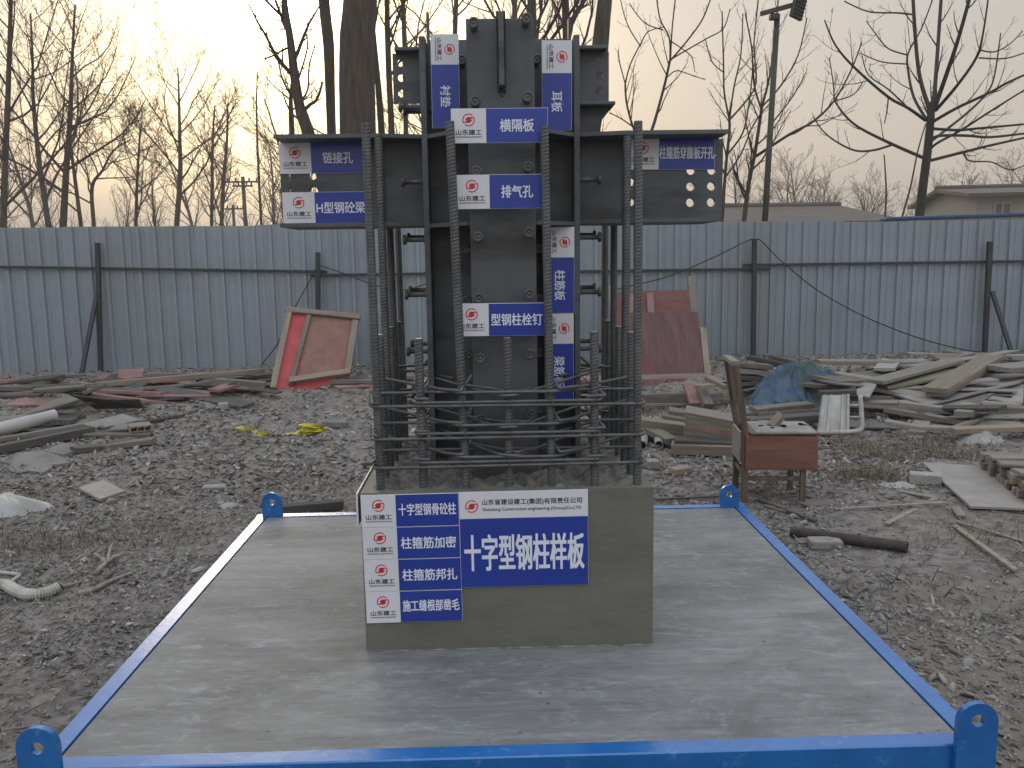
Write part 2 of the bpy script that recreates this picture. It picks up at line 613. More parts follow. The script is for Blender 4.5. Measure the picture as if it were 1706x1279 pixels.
def dup(o, parent=None, M=None):
    """A copy sharing mesh data, with copies of its children."""
    n = o.copy()
    COL.objects.link(n)
    n.parent = parent
    if M is not None:
        n.matrix_local = M
    for ch in list(o.children):
        dup(ch, n)
    return n


def circle(cx, cz, r, n=20):
    return [(cx + r * math.cos(2 * math.pi * i / n), cz + r * math.sin(2 * math.pi * i / n)) for i in range(n)]


def rect(x0, x1, z0, z1):
    return [(x0, z0), (x1, z0), (x1, z1), (x0, z1)]


def frame_from(p0, p1, upd=(0, 0, 1)):
    """Matrix with X along p0->p1, Z near upd, origin half way."""
    p0, p1 = Vector(p0), Vector(p1)
    x = (p1 - p0).normalized()
    u = Vector(upd)
    y = u.cross(x)
    if y.length < 1e-5:
        y = Vector((0, 1, 0)).cross(x)
    y.normalize()
    z = x.cross(y)
    M = Matrix((x, y, z)).transposed().to_4x4()
    M.translation = (p0 + p1) / 2
    return M


# smooth value noise for the terrain
_rs = np.random.RandomState(5)
_lat = _rs.rand(128, 128)


def vnoise(x, y, f):
    x = np.asarray(x, float) * f + 1000.3
    y = np.asarray(y, float) * f + 1000.7
    xi, yi = np.floor(x).astype(int), np.floor(y).astype(int)
    fx, fy = x - xi, y - yi
    fx, fy = fx * fx * (3 - 2 * fx), fy * fy * (3 - 2 * fy)
    g = lambda a, b: _lat[a % 128, b % 128]
    return (g(xi, yi) * (1 - fx) + g(xi + 1, yi) * fx) * (1 - fy) + (g(xi, yi + 1) * (1 - fx) + g(xi + 1, yi + 1) * fx) * fy - .5


def ground_h(x, y):
    x, y = np.asarray(x, float), np.asarray(y, float)
    h = .06 * vnoise(x, y, .8) + .035 * vnoise(x, y, 2.3) + .028 * vnoise(x, y, 6.1) + .022 * vnoise(x, y, 13.7)
    near = np.clip((np.hypot(np.maximum(np.abs(x - .04) - 1.3, 0), np.maximum(np.abs(y - 3.35) - 1.2, 0))) / .8, 0, 1)
    h = h * (.35 + .65 * near) - .01
    mound = .20 * np.exp(-((x - 4.6) / 2.4) ** 2 - ((y - 10.2) / 1.5) ** 2) + .10 * np.exp(-((y - 12.2) / 1.2) ** 2) \
        + .10 * np.exp(-((x + 4.4) / 2.0) ** 2 - ((y - 9.2) / 1.2) ** 2)
    far = np.clip((np.hypot(x, y) - 15) / 10, 0, 1)
    return (h + mound) * (1 - far)


def gh(x, y):
    return float(ground_h(x, y))


def GP(u, v, dz=0.0):
    """Point on the modelled ground seen at (u, v), raised by dz."""
    z = 0.0
    for _ in range(4):
        p = G(u, v, z)
        z = gh(p.x, p.y)
    p = G(u, v, z)
    p.z += dz
    return p

def build_rel(mb, name, mats, parent, base, smooth=False):
    b = Vector(base)
    mb.v = [(p[0] - b.x, p[1] - b.y, p[2] - b.z) for p in mb.v]
    return mb.build(name, mats, parent, smooth)


# ------------------------------------------------------------------ ground
def axis(lo, hi, step, far, grow=1.16):
    a = list(np.arange(lo, hi + step / 2, step))
    s, x = step, a[-1]
    while x < far:
        s *= grow
        x += s
        a.append(x)
    s, x = step, a[0]
    pre = []
    while x > -far:
        s *= grow
        x -= s
        pre.append(x)
    return np.array(pre[::-1] + a)


gx = axis(-8.2, 8.2, .042, 600)
gy = axis(1.0, 13.0, .042, 600)
X, Yg = np.meshgrid(gx, gy)
Zg = ground_h(X, Yg)
me = bpy.data.meshes.new('ground')
nx, ny = len(gx), len(gy)
me.vertices.add(nx * ny)
me.vertices.foreach_set('co', np.stack([X, Yg, Zg], -1).astype(np.float32).ravel())
ii = (np.arange(ny - 1)[:, None] * nx + np.arange(nx - 1)[None, :]).ravel()
quads = np.stack([ii, ii + 1, ii + 1 + nx, ii + nx], -1).astype(np.int32).ravel()
nf = len(quads) // 4
me.loops.add(nf * 4)
me.loops.foreach_set('vertex_index', quads)
me.polygons.add(nf)
me.polygons.foreach_set('loop_start', np.arange(nf, dtype=np.int32) * 4)
me.polygons.foreach_set('loop_total', np.full(nf, 4, np.int32))
me.polygons.foreach_set('use_smooth', np.ones(nf, bool))
me.materials.append(M_EARTH)
me.update(calc_edges=True)
ground = bpy.data.objects.new('ground', me)
COL.objects.link(ground)
tag(ground, kind='structure')

# ------------------------------------------------------------------ platform
ZS = 0.20
PX0, PX1, PY0, PY1 = -1.22, 1.303, 2.245, 4.4955     # slab
RW = .058
BASE = (0.042, 3.37, 0.0)
plat = empty('concrete_platform', BASE)
tag(plat, 'low grey concrete platform edged with a bright blue steel frame and four lifting ears', 'platform')
mb = MB()
n1, n2 = 60, 50
mb.box(((PX0 + PX1) / 2, (PY0 + PY1) / 2, ZS / 2 + .01), (PX1 - PX0 - .004, PY1 - PY0 - .004, ZS - .024), .004)
build_rel(mb, 'slab', M_SLAB, plat, BASE)


def channel(p0, p1, inward, ends):
    """Channel-section beam: top flange RW wide, web outside, bottom flange."""
    mb = MB()
    a, b = Vector(p0), Vector(p1)
    d = (b - a).normalized()
    o = Vector(inward)
    prof = [(0, 0), (RW, 0), (RW, .012), (.012, .012), (.012, ZS - .012), (RW, ZS - .012), (RW, ZS), (0, ZS)]
    # bevelled outer corners
    prof = [(0, .004), (.004, 0)] + prof[1:7] + [(.004, ZS), (0, ZS - .004)]
    n = len(prof)
    vs = []
    for q in (a, b):
        for (s, z) in prof:
            vs.append(q + o * s + Vector((0, 0, z)))
    fs = [(i, (i + 1) % n, (i + 1) % n + n, i + n) for i in range(n)]
    fs += [tuple(range(n))[::-1], tuple(range(n, 2 * n))]
    mb.add(vs, fs)
    return mb


OX0, OX1, OY0, OY1 = PX0 - RW, PX1 + RW, PY0 - RW, PY1 + RW
zt = Vector((0, 0, .002))
for p0, p1, inw in (((OX0, OY0, .002), (OX1, OY0, .002), (0, 1, 0)), ((OX1, OY1, .002), (OX0, OY1, .002), (0, -1, 0)),
                    ((OX0, OY1 - RW - .001, .002), (OX0, OY0 + RW + .001, .002), (1, 0, 0)), ((OX1, OY0 + RW + .001, .002), (OX1, OY1 - RW - .001, .002), (-1, 0, 0))):
    build_rel(channel(p0, p1, inw, 0), 'frame_beam', M_BLUE, plat, BASE)


def lug(cx, y, ztop, w, hole_r, hole_dz):
    r = w / 2
    out = [(cx - r, .0), (cx + r, .0)] + [(cx + r * math.cos(a), ztop - r + r * math.sin(a)) for a in np.linspace(0, math.pi, 21)]
    mb = MB()
    mb.prism([out, circle(cx, ztop - hole_dz, hole_r, 18)], .018, Matrix.Translation((0, y, 0)))
    return mb


pl = V(58, 1213, OY0 - .02)
pr_ = V(1632, 1172, OY0 - .02)
build_rel(lug(pl.x, OY0 - .0205, pl.z, .112, .018, .058), 'lifting_ear', M_BLUE, plat, BASE)
build_rel(lug(pr_.x, OY0 - .0205, pr_.z, .112, .018, .050), 'lifting_ear', M_BLUE, plat, BASE)
pl = V(452, 821, PY1 + .002)
pr_ = V(1216, 808, PY1 + .002)
build_rel(lug(pl.x, PY1 + .0015, pl.z, .106, .018, .05), 'lifting_ear', M_BLUE, plat, BASE)
build_rel(lug(pr_.x, PY1 + .0015, pr_.z, .106, .018, .05), 'lifting_ear', M_BLUE, plat, BASE)

# ------------------------------------------------------------------ column mock-up
CX, CY = 0.048, 3.37
ZB = 0.767
MOCK = (CX, CY, ZS)
mock = empty('column_mockup', MOCK)
tag(mock, 'dark steel cross column with side beams in a rebar cage on a square concrete base', 'column')
# base with rough top
mb = MB()
bx0, bx1, by0, by1 = -.4555, .5475, 2.86, 3.862
N = 90
xs = np.linspace(bx0, bx1, N)
ys = np.linspace(by0, by1, N)
vs, fs = [], []
for j, y in enumerate(ys):
    for i, x in enumerate(xs):
        edge = min(i, j, N - 1 - i, N - 1 - j) / 6.0
        k = max(0, min(1, edge - .5))
        h = k * (-.012 + .05 * float(vnoise(x, y, 13)) * 1.0 + .03 * float(vnoise(x, y, 37)))
        vs.append((x, y, ZB + h))
for j in range(N - 1):
    for i in range(N - 1):
        fs.append((j * N + i, j * N + i + 1, (j + 1) * N + i + 1, (j + 1) * N + i))
mb.cur = 1
rim = []
mb.add(vs, fs)
for k, f in enumerate(mb.f):
    j, i = divmod(k, N - 1)
    if min(i, j, N - 2 - i, N - 2 - j) < 4:
        mb.mi[k] = 0
mb.cur = 0
o = len(mb.v)
ring = [i for i in range(N)] + [j * N + N - 1 for j in range(1, N)] + [(N - 1) * N + i for i in range(N - 2, -1, -1)] + [j * N for j in range(N - 2, 0, -1)]
low = []
for q in ring:
    p = mb.v[q]
    low.append((p[0], p[1], ZS - .008))
mb.v.extend(low)
for k in range(len(ring)):
    l = (k + 1) % len(ring)
    mb.f.append((ring[l], ring[k], o + k, o + l))
    mb.mi.append(0)
    mb.tints.append(None)
build_rel(mb, 'concrete_base', [M_BASE, M_ROUGH], mock, MOCK)

# thin ragged grout line where the base meets the slab
mb = MB()
gr_ = random.Random(8)
per = [(bx0, by0), (bx1, by0), (bx1, by1), (bx0, by1)]
pts = dense([Vector((a, b_, ZS)) for a, b_ in per], .03) if False else None
loop_ = []
for i in range(4):
    a, b_ = Vector((*per[i], ZS)), Vector((*per[(i + 1) % 4], ZS))
    nn = Vector(((b_ - a).y, -(b_ - a).x, 0)).normalized()
    for k in range(36):
        loop_.append((a + (b_ - a) * k / 36, nn))
vs, fs = [], []
for p_, nn in loop_:
    w_ = gr_.uniform(.002, .009)
    vs += [p_ - nn * .004 + Vector((0, 0, gr_.uniform(.001, .006))), p_ + nn * w_ + Vector((0, 0, -.001))]
m_ = len(loop_)
for i in range(m_):
    j = (i + 1) % m_
    fs.append((2 * i, 2 * i + 1, 2 * j + 1, 2 * j))
mb.add(vs, fs)
build_rel(mb, 'grout_joint', M_ROUGH, mock, MOCK)

# steel core
HF, FW, FT, WT = .29, .2315, .022, .014
ZT = 2.358
mb = MB()
zc, zl = (ZT + ZB) / 2 - .05, ZT - ZB + .1
mb.box((CX, CY, zc), (2 * HF - 2 * FT - .002, WT, zl), .001)
mb.box((CX, CY - (HF - FT) / 2 - WT / 4, zc), (WT, HF - FT - WT / 2, zl), .001)
mb.box((CX, CY + (HF - FT) / 2 + WT / 4, zc), (WT, HF - FT - WT / 2, zl), .001)
core = build_rel(mb, 'steel_column', M_STEEL, mock, MOCK)
for dx, dy in ((-1, 0), (1, 0), (0, -1), (0, 1)):
    mb = MB()
    if dx:
        mb.box((CX + dx * (HF - FT / 2), CY, zc - .006), (FT, FW, zl - .012), .002)
    else:
        mb.box((CX, CY + dy * (HF - FT / 2), zc), (FW, FT, zl), .002)
    build_rel(mb, 'flange', M_STEEL, core, MOCK)
# diaphragm plates at beam flange level, in the four quarters
for z in (2.003, 1.682):
    for sx in (-1, 1):
        for sy in (-1, 1):
            x0, x1 = CX + sx * WT / 2, CX + sx * (HF - FT)
            y0 = CY + sy * WT / 2
            xi = CX + sx * FW / 2
            ye = CY + sy * (HF - FT)
            yo = CY + sy * FW / 2
            poly = [(x0, y0), (x1, y0), (x1, yo), (xi + sx * .01, ye), (x0, ye)]
            mb = MB()
            mb.slab([(a, b, z) for a, b in poly], .014)
            build_rel(mb, 'diaphragm_plate', M_STEEL, core, MOCK)
# lug on the front flange with burnt weld, and on the rear one
mb = MB()
mb.box((CX + .003, CY - HF - .028, 2.248), (.018, .054, .238), .002)
build_rel(mb, 'lifting_plate', M_STEEL, core, MOCK)
mb = MB()
rw = random.Random(3)
for sx in (-1, 1):
    for k in range(24):
        z = 2.125 + .25 * k / 23
        mb.box((CX + .003 + sx * .0115, CY - HF - .003, z + rw.uniform(-.003, .003)), (.009, .008, .012 + rw.random() * .004), .002)
for k in range(9):
    mb.box((CX + .003 + rw.uniform(-.012, .012), CY - HF - .002, 2.122 + rw.uniform(-.018, .01)), (.008, .006, .008), .002)
build_rel(mb, 'weld_bead', M_WELD, core, MOCK)
# backing strips standing above the side flanges
for sx, top in ((-1, V(708, 20, 3.34).z), (1, V(955, 28, 3.34).z)):
    mb = MB()
    mb.box((CX + sx * (HF - FT - .006), 3.36, (top + 2.1) / 2), (.009, .05, top - 2.1), .0015)
    build_rel(mb, 'backing_strip', M_STEEL, core, MOCK)


# shear studs, one mesh pointing along -Y
def stud_mesh():
    mb = MB()
    L, R = .082, .0095
    pr = [(0, .014), (.004, .0125), (.006, R), (L - .013, R), (L - .012, .0185), (L - .002, .0185), (L, .0170), (L, .011), (L - .002, .0100), (L - .002, .0045), (L + .0005, .003)]
    pts = [(0, -a, 0) for a, _ in pr]
    n = 18
    vs, fs = [], []
    for a, r in pr:
        for k in range(n):
            t = 2 * math.pi * k / n
            vs.append((r * math.cos(t), -a, r * math.sin(t)))
    for i in range(len(pr) - 1):
        for k in range(n):
            l = (k + 1) % n
            fs.append((i * n + k, i * n + l, (i + 1) * n + l, (i + 1) * n + k))
    fs.append(tuple(range((len(pr) - 1) * n, len(pr) * n)))
    mb.add(vs, fs)
    return mb.mesh('shear_stud', M_STUD, True)


SM = stud_mesh()


def stud(parent, pos, rz):
    o = bpy.data.objects.new('shear_stud', SM)
    COL.objects.link(o)
    o.parent = parent
    o.matrix_local = Matrix.Translation(Vector(pos) - Vector(MOCK)) @ Matrix.Rotation(rz, 4, 'Z')
    return o


zrows = [2.325, 2.075, 1.845, 1.625, 1.415, 1.205, .99]
for z in zrows:
    for sx in (-1, 1):
        stud(core, (CX + sx * .088, CY - HF, z + (.012 if sx > 0 else 0)), 0)
for z in (2.27, 1.585, 1.395, 1.19, .97):          # on the web, looking forward
    for sx in (-1, 1):
        stud(core, (CX + sx * .138, CY - WT / 2, z), 0)
for z in (2.015 + .09, 1.837, 1.625, 1.42, 1.205, 1.0):
    for sx in (-1, 1):
        for dy in (-.085, .085):
            if z > 2 and sx > 0:
                continue
            if abs(z - 1.837) < .01 and dy > 0:
                continue
            stud(core, (CX + sx * HF, CY + dy, z + (.0 if dy < 0 else .012)), sx * math.pi / 2)

# cross beam: left and right halves, each a web with holes and two flanges
BX0, BX1 = -.765, .885
bz1, bz0 = 2.004, 1.675


def beam(sx, xe_top, xe_web, xe_bot):
    x_in = CX + sx * (HF + .001)
    lo, hi = min(x_in, xe_web), max(x_in, xe_web)
    holes = []
    cols = [xe_web - sx * .045, xe_web - sx * .125]
    for xc in cols:
        for z in (1.752, 1.812, 1.872, 1.932):
            holes.append(circle(xc, z, .0165))
    if sx > 0:
        for z in (1.757, 1.832):
            holes.append(circle(V(1050, 300, CY).x, z, .015))
    mb = MB()
    mb.prism([rect(lo, hi, bz0 + .0145, bz1 - .0145)] + holes, .012, Matrix.Translation((0, CY - .006, 0)))
    web = build_rel(mb, 'side_beam', M_STEEL, mock, MOCK)
    for z, xe in ((bz1 - .007, xe_top), (bz0 + .007, xe_bot)):
        mb = MB()
        # flange necks slightly towards the column
        a = x_in
        b = x_in + sx * .16
        mb.slab([(a, CY - .11, z + .007), (b, CY - .15, z + .007), (xe, CY - .15, z + .007), (xe, CY + .15, z + .007), (b, CY + .15, z + .007), (a, CY + .11, z + .007)], .014)
        build_rel(mb, 'beam_flange', M_STEEL, web, MOCK)
    # splice plate on the outer web with the same holes
    xs_ = V(640 if sx < 0 else 1038, 300, CY).x
    lo, hi = min(xs_, xe_web - sx * .004), max(xs_, xe_web - sx * .004)
    mb = MB()
    mb.prism([rect(lo, hi, bz0 + .02, bz1 - .02)] + holes, .011, Matrix.Translation((0, CY - .0175, 0)))
    build_rel(mb, 'splice_plate', M_STEEL, web, MOCK)
    return web


beam(-1, V(455, 221, 3.22).x, V(468, 300, CY).x, V(466, 374, 3.22).x)
beam(1, V(1214, 217, 3.22).x, V(1203, 300, CY).x, V(1200, 366, 3.22).x)

# connection brackets above the beam
for sx, ue, hu in ((-1, 655, 669), (1, 1014, 998)):
    xe = V(ue, 130, CY).x
    x_in = CX + sx * (HF + .001)
    lo, hi = min(x_in, xe), max(x_in, xe)
    zt_, zb_ = V(835, 88, CY).z, V(835, 171, CY).z
    hs = [circle(V(hu, 130, CY).x, V(835, v, CY).z, .0145) for v in (103, 128, 154)]
    mb = MB()
    mb.prism([rect(lo, hi, zb_, zt_)] + hs, .012, Matrix.Translation((0, CY - .006, 0)))
    br = build_rel(mb, 'connection_bracket', M_STEEL, mock, MOCK)
    mb = MB()
    mb.box(((lo + hi) / 2 - sx * .006, CY, zt_ + .0075), (hi - lo - .012, .10, .013), .002)
    build_rel(mb, 'bracket_flange', M_STEEL, br, MOCK)
    if sx > 0:
        z2 = zb_ - .010
        xw = V(1021, 175, CY).x
        mb = MB()
        mb.box(((x_in + xw) / 2, CY, z2 - .006), (xw - x_in, .14, .012), .002)
        build_rel(mb, 'bracket_flange', M_STEEL, br, MOCK)
        mb = MB()
        zb2 = bz1 + .001
        mb.prism([[(x_in, zb2), (V(998, 216, CY).x, zb2), (V(1003, 200, CY).x, z2 - .055), (xw - .004, z2 - .013), (x_in, z2 - .013)]], .012, Matrix.Translation((0, CY - .006, 0)))
        build_rel(mb, 'gusset_plate', M_STEEL, br, MOCK)


# ribbed bars
def rebar_mesh(name, L, R, pitch=.0118, n=16, per=4):
    mb = MB()
    rows = int(L / pitch * per)
    vs, fs = [], []
    for i in range(rows + 1):
        z = L * i / rows
        for k in range(n):
            t = 2 * math.pi * k / n
            hs = t / math.pi if t < math.pi else (2 * math.pi - t) / math.pi
            ph = z / pitch + hs * .95
            rib = max(0.0, math.cos(2 * math.pi * ph)) ** 1.3
            r = R * (.955 + .10 * rib)
            if k % (n // 2) == 0:
                r = R * 1.045
            vs.append((r * math.cos(t), r * math.sin(t), z))
    for i in range(rows):
        for k in range(n):
            l = (k + 1) % n
            fs.append((i * n + k, i * n + l, (i + 1) * n + l, (i + 1) * n + k))
    mb.add(vs, fs)
    mb.cur = 1
    mb.add([(R * .93 * math.cos(2 * math.pi * k / n), R * .93 * math.sin(2 * math.pi * k / n), L + .0005) for k in range(n)], [tuple(range(n))])
    me = mb.mesh(name, [M_REBAR, M_RAW])
    return me


RT = rebar_mesh('rebar', 1.985 - .70, .0145)
RS = rebar_mesh('rebar', 1.288 - .70, .0145)
CGX0, CGX1, CGY0, CGY1 = -.3935, .5005, 2.922, 3.818
gxs = np.linspace(CGX0, CGX1, 7)
gys = np.linspace(CGY0, CGY1, 7)
rb = random.Random(11)
spots = []
for i in range(7):
    spots.append((gxs[i], gys[0], i))
    spots.append((gxs[i], gys[6], i))
for j in range(1, 6):
    spots.append((gxs[0], gys[j], j))
    spots.append((gxs[6], gys[j], j))
for x, y, k in spots:
    o = bpy.data.objects.new('rebar', RT if k % 2 == 0 else RS)
    COL.objects.link(o)
    o.parent = mock
    tilt = Matrix.Rotation(RAD(rb.uniform(-.35, .35)), 4, 'X') @ Matrix.Rotation(RAD(rb.uniform(-.35, .35)), 4, 'Y')
    dz = rb.uniform(-.008, .012)
    if (x, y) == (gxs[2], gys[0]):
        tilt = Matrix.Rotation(RAD(-1.25), 4, 'Y')
        dz = .012
    if (x, y) == (gxs[4], gys[0]):
        tilt = Matrix.Rotation(RAD(-.75), 4, 'Y')
    if y == gys[0] and k == 0:
        tilt = Matrix.Rotation(RAD(-.2), 4, 'Y')
    ang = rb.choice((0.0, .5, 1.0, 1.57)) + rb.uniform(-.3, .3)
    o.matrix_local = Matrix.Translation(Vector((x, y, .70 + dz)) - Vector(MOCK)) @ tilt @ Matrix.Rotation(ang, 4, 'Z')


# stirrups
def fillet(poly, r, n=5):
    pts = []
    m = len(poly)
    for i in range(m):
        p, a, b = Vector(poly[i]), Vector(poly[i - 1]), Vector(poly[(i + 1) % m])
        u, w = (a - p).normalized(), (b - p).normalized()
        d = min(r, (a - p).length * .4, (b - p).length * .4)
        p0, p1 = p + u * d, p + w * d
        for k in range(n + 1):
            t = k / n
            pts.append(p0 * (1 - t) ** 2 + p * 2 * t * (1 - t) + p1 * t * t)
    return pts


def dense(pts, step, closed=True):
    out = []
    m = len(pts)
    for i in range(m if closed else m - 1):
        a, b = Vector(pts[i]), Vector(pts[(i + 1) % m])
        k = max(1, int((b - a).length / step))
        for q in range(k):
            out.append(a + (b - a) * q / k)
    if not closed:
        out.append(Vector(pts[-1]))
    return out


def ribbed(mb, pts, R, closed=True):
    pts = dense(pts, .0042, closed)
    rr = [R * (1.07 if i % 2 else .95) for i in range(len(pts))]
    mb.tube(pts, rr, 7, True, closed)


o_ = .0165 + .006
SR = .0058
hr = random.Random(21)


def stirrup(poly, hooks=()):
    mb = MB()
    pts = fillet([Vector(p) for p in poly], .028)
    ribbed(mb, pts, SR)
    for a, b, c2 in hooks:
        ribbed(mb, [Vector(a), Vector(b), Vector(c2)], SR, False)
    return build_rel(mb, 'stirrup', M_HOOP, mock, MOCK, True)


wire_r = .0016
for lv, z0 in enumerate((.846, .944, 1.056)):
    j = lambda s=.004: hr.uniform(-s, s)
    fx0, fx1, fy0, fy1 = CGX0 - o_, CGX1 + o_, CGY0 - o_, CGY1 + o_
    st = stirrup([(fx0, fy0, z0 + j()), (fx1, fy0, z0 + j()), (fx1, fy1, z0 + j()), (fx0, fy1, z0 + j())],
                 [((fx0 + .002, fy0 + .06, z0 + .012), (fx0 - .004, fy0 + .005, z0 + .013), (fx0 - .03, fy0 - .03, z0 + .022))] if lv == 0 else
                 [((fx0 + .03, fy0, z0 + .014), (fx0, fy0 + .002, z0 + .014), (fx0 - .012, fy0 + .05, z0 + .03))])
    # tie wires at the front bars
    for i, gxp in enumerate(gxs):
        mbw = MB()
        for k in range(2):
            c = Vector((gxp + hr.uniform(-.006, .006), CGY0 - .004, z0 + .014 + hr.uniform(-.004, .004)))
            ring_ = [c + Vector((.020 * math.sin(a) * .5, -.030 * math.cos(a) * .8, .021 * math.sin(a) * (1 if k else -1))) for a in np.linspace(0, 2 * math.pi, 13)[:-1]]
            mbw.tube(ring_, wire_r, 5, False, True)
        tail = c + Vector((0, -.026, 0))
        mbw.tube([tail, tail + Vector((hr.uniform(-.012, .012), -.008, -.014)), tail + Vector((hr.uniform(-.012, .012), -.006, -.032))], wire_r, 5)
        build_rel(mbw, 'tie_wire', M_WIRE, st, MOCK)
    z1 = z0 + .013
    a0, a1 = gxs[1] - o_, gxs[5] + o_
    stirrup([(a0, fy0, z1 + j()), (a1, fy0, z1 + j()), (a1, fy1, z1 + j()), (a0, fy1, z1 + j())],
            [((a0 + .05, fy0 + .002, z1 + .012), (a0 + .004, fy0 + .006, z1 + .013), (a0 + .045, fy0 + .075, z1 + .052)),
             ((a1 - .05, fy0 + .003, z1 + .012), (a1 + .012, fy0 + .004, z1 + .013), (a1 - .035, fy0 + .07, z1 + .05))])
    z2 = z0 + .025
    b0, b1 = gys[1] - o_, gys[5] + o_
    stirrup([(fx0, b0, z2 + j()), (fx1, b0, z2 + j()), (fx1, b1, z2 + j()), (fx0, b1, z2 + j())])
    z3 = z0 + .034
    mx, my = gxs[3], gys[3]
    ri = .016 + j(.006)
    stirrup([(mx + .03, fy0 - .004, z3 + j()), (mx + .345, my - .02, z3 + ri), (mx + .345, my + .03, z3 + ri), (mx + .03, fy1, z3 + j()), (mx - .03, fy1, z3 + j()),
             (mx - .335, my + .05, z3 + ri), (mx - .335, my + .0, z3 + ri), (mx - .03, fy0 - .004, z3 + j())],
            [((mx - .20, my - .16, z3 + ri + .002), (mx - .345, my + .03, z3 + ri + .006), (mx - .30, my + .06, z3 + ri + .055)),
             ((mx + .20, my - .16, z3 + ri + .004), (mx + .355, my + .02, z3 + ri + .006), (mx + .30, my + .05, z3 + ri + .05)),
             ((mx - .16, fy0 + .17, z3 + .014), (mx + .03, fy0 + .002, z3 + .010), (mx + .075, fy0 + .05, z3 + .012))])
    sk = (.022, .026, .004)[lv]
    z4 = z0 + .044 - (.012 if lv == 0 else 0)
    c0, c1 = gxs[2] - .022, gxs[4] + .022
    d0, d1 = gys[2] - .022, gys[4] + .022
    stirrup([(c0, fy0, z4 + j()), (c1, fy0, z4 + j()), (fx1, d0, z4 + sk + j(.014)), (fx1, d1, z4 + sk + j(.014)), (c1, fy1, z4), (c0, fy1, z4),
             (fx0, d1, z4 + sk + j(.014)), (fx0, d0, z4 + sk + j(.014))],
            [((c0 - .06, fy0 + .03, z4 + .01), (c0 + .01, fy0, z4 + .008), (c0 + .045, fy0 + .07, z4 + .05)),
             ((c1 + .07, fy0 + .03, z4 + .012), (c1 + .005, fy0 + .002, z4 + .010), (c1 - .032, fy0 + .07, z4 + .055))])


# ------------------------------------------------------------------ signs
def text_mesh(body, w, h, cx, cz, y, bold, matl, parent, name='lettering', ex=.0004):
    cu = bpy.data.curves.new('lettering', 'FONT')
    cu.body = body
    cu.size = 1.0
    cu.offset = 0.0
    cu.extrude = 0.01
    cu.resolution_u = 3
    ob = bpy.data.objects.new('lettering_curve', cu)
    COL.objects.link(ob)
    dg = bpy.context.evaluated_depsgraph_get()
    dg.update()
    me = bpy.data.meshes.new_from_object(ob.evaluated_get(dg))
    bpy.data.objects.remove(ob)
    bpy.data.curves.remove(cu)
    co = np.empty(len(me.vertices) * 3, np.float32)
    me.vertices.foreach_get('co', co)
    co = co.reshape(-1, 3)
    lo, hi = co.min(0), co.max(0)
    q = np.empty_like(co)
    q[:, 0] = (co[:, 0] - (lo[0] + hi[0]) / 2) / (hi[0] - lo[0]) * w + cx
    q[:, 2] = (co[:, 1] - (lo[1] + hi[1]) / 2) / (hi[1] - lo[1]) * h + cz
    q[:, 1] = y - (co[:, 2] / .01 + 1) * ex / 2
    if bold:
        me.vertices.foreach_set('co', q.ravel())
        nb_ = [(a, b) for a in (-1, 1) for b in (-1, 1)]
        db = bold * h * .9 if len(body) < 14 else bold * h * .8
        bvs, bfs = [], []
        polys = [tuple(pp.vertices) for pp in me.polygons]
        for ci, (sa, sb) in enumerate(nb_):
            q2 = q + np.array([sa * db, -ci * .00006, sb * db], np.float32)
            o_n = len(bvs)
            bvs += [tuple(map(float, r_)) for r_ in q2]
            bfs += [tuple(i_ + o_n for i_ in f_) for f_ in polys]
        old = me
        me = bpy.data.meshes.new('lettering')
        me.from_pydata(bvs, [], bfs)
        bpy.data.meshes.remove(old)
    else:
        me.vertices.foreach_set('co', q.ravel())
    me.materials.clear()
    me.materials.append(matl)
    me.update()
    o = bpy.data.objects.new(name, me)
    COL.objects.link(o)
    o.parent = parent
    return o


def emblem(parent, cx, cz, R, y):
    mb = MB()
    tk = .17

    def arc(a0, a1):
        A = np.linspace(RAD(a0), RAD(a1), 22)
        outer = [(R * math.cos(a), R * math.sin(a)) for a in A]
        inner = []
        for i, a in enumerate(A):
            f = i / 21
            w_ = tk * R * min(1, .55 + 2.2 * min(f, 1 - f) + .2)
            inner.append(((R - w_) * math.cos(a), (R - w_) * math.sin(a)))
        return outer + inner[::-1]
    P = lambda pts: [(cx + a, cz + b) for a, b in pts]
    T = Matrix.Translation((0, y - .0005, 0))
    mb.prism([P(arc(48, 212))], .0005, T)
    mb.prism([P(arc(228, 392))], .0005, T)
    S = lambda pts: [(cx + a * R, cz + b * R) for a, b in pts]
    T2 = Matrix.Translation((0, y - .0006, 0))
    mb.prism([S([(-.88, -.44), (.22, -.44), (.62, .0), (.26, .0), (.58, .29), (.93, .29), (.88, .44), (-.22, .44), (-.62, 0), (-.26, 0), (-.58, -.29), (-.93, -.29)])], .0006, T2)
    o = mb.build('emblem', M_RED, parent)
    return o


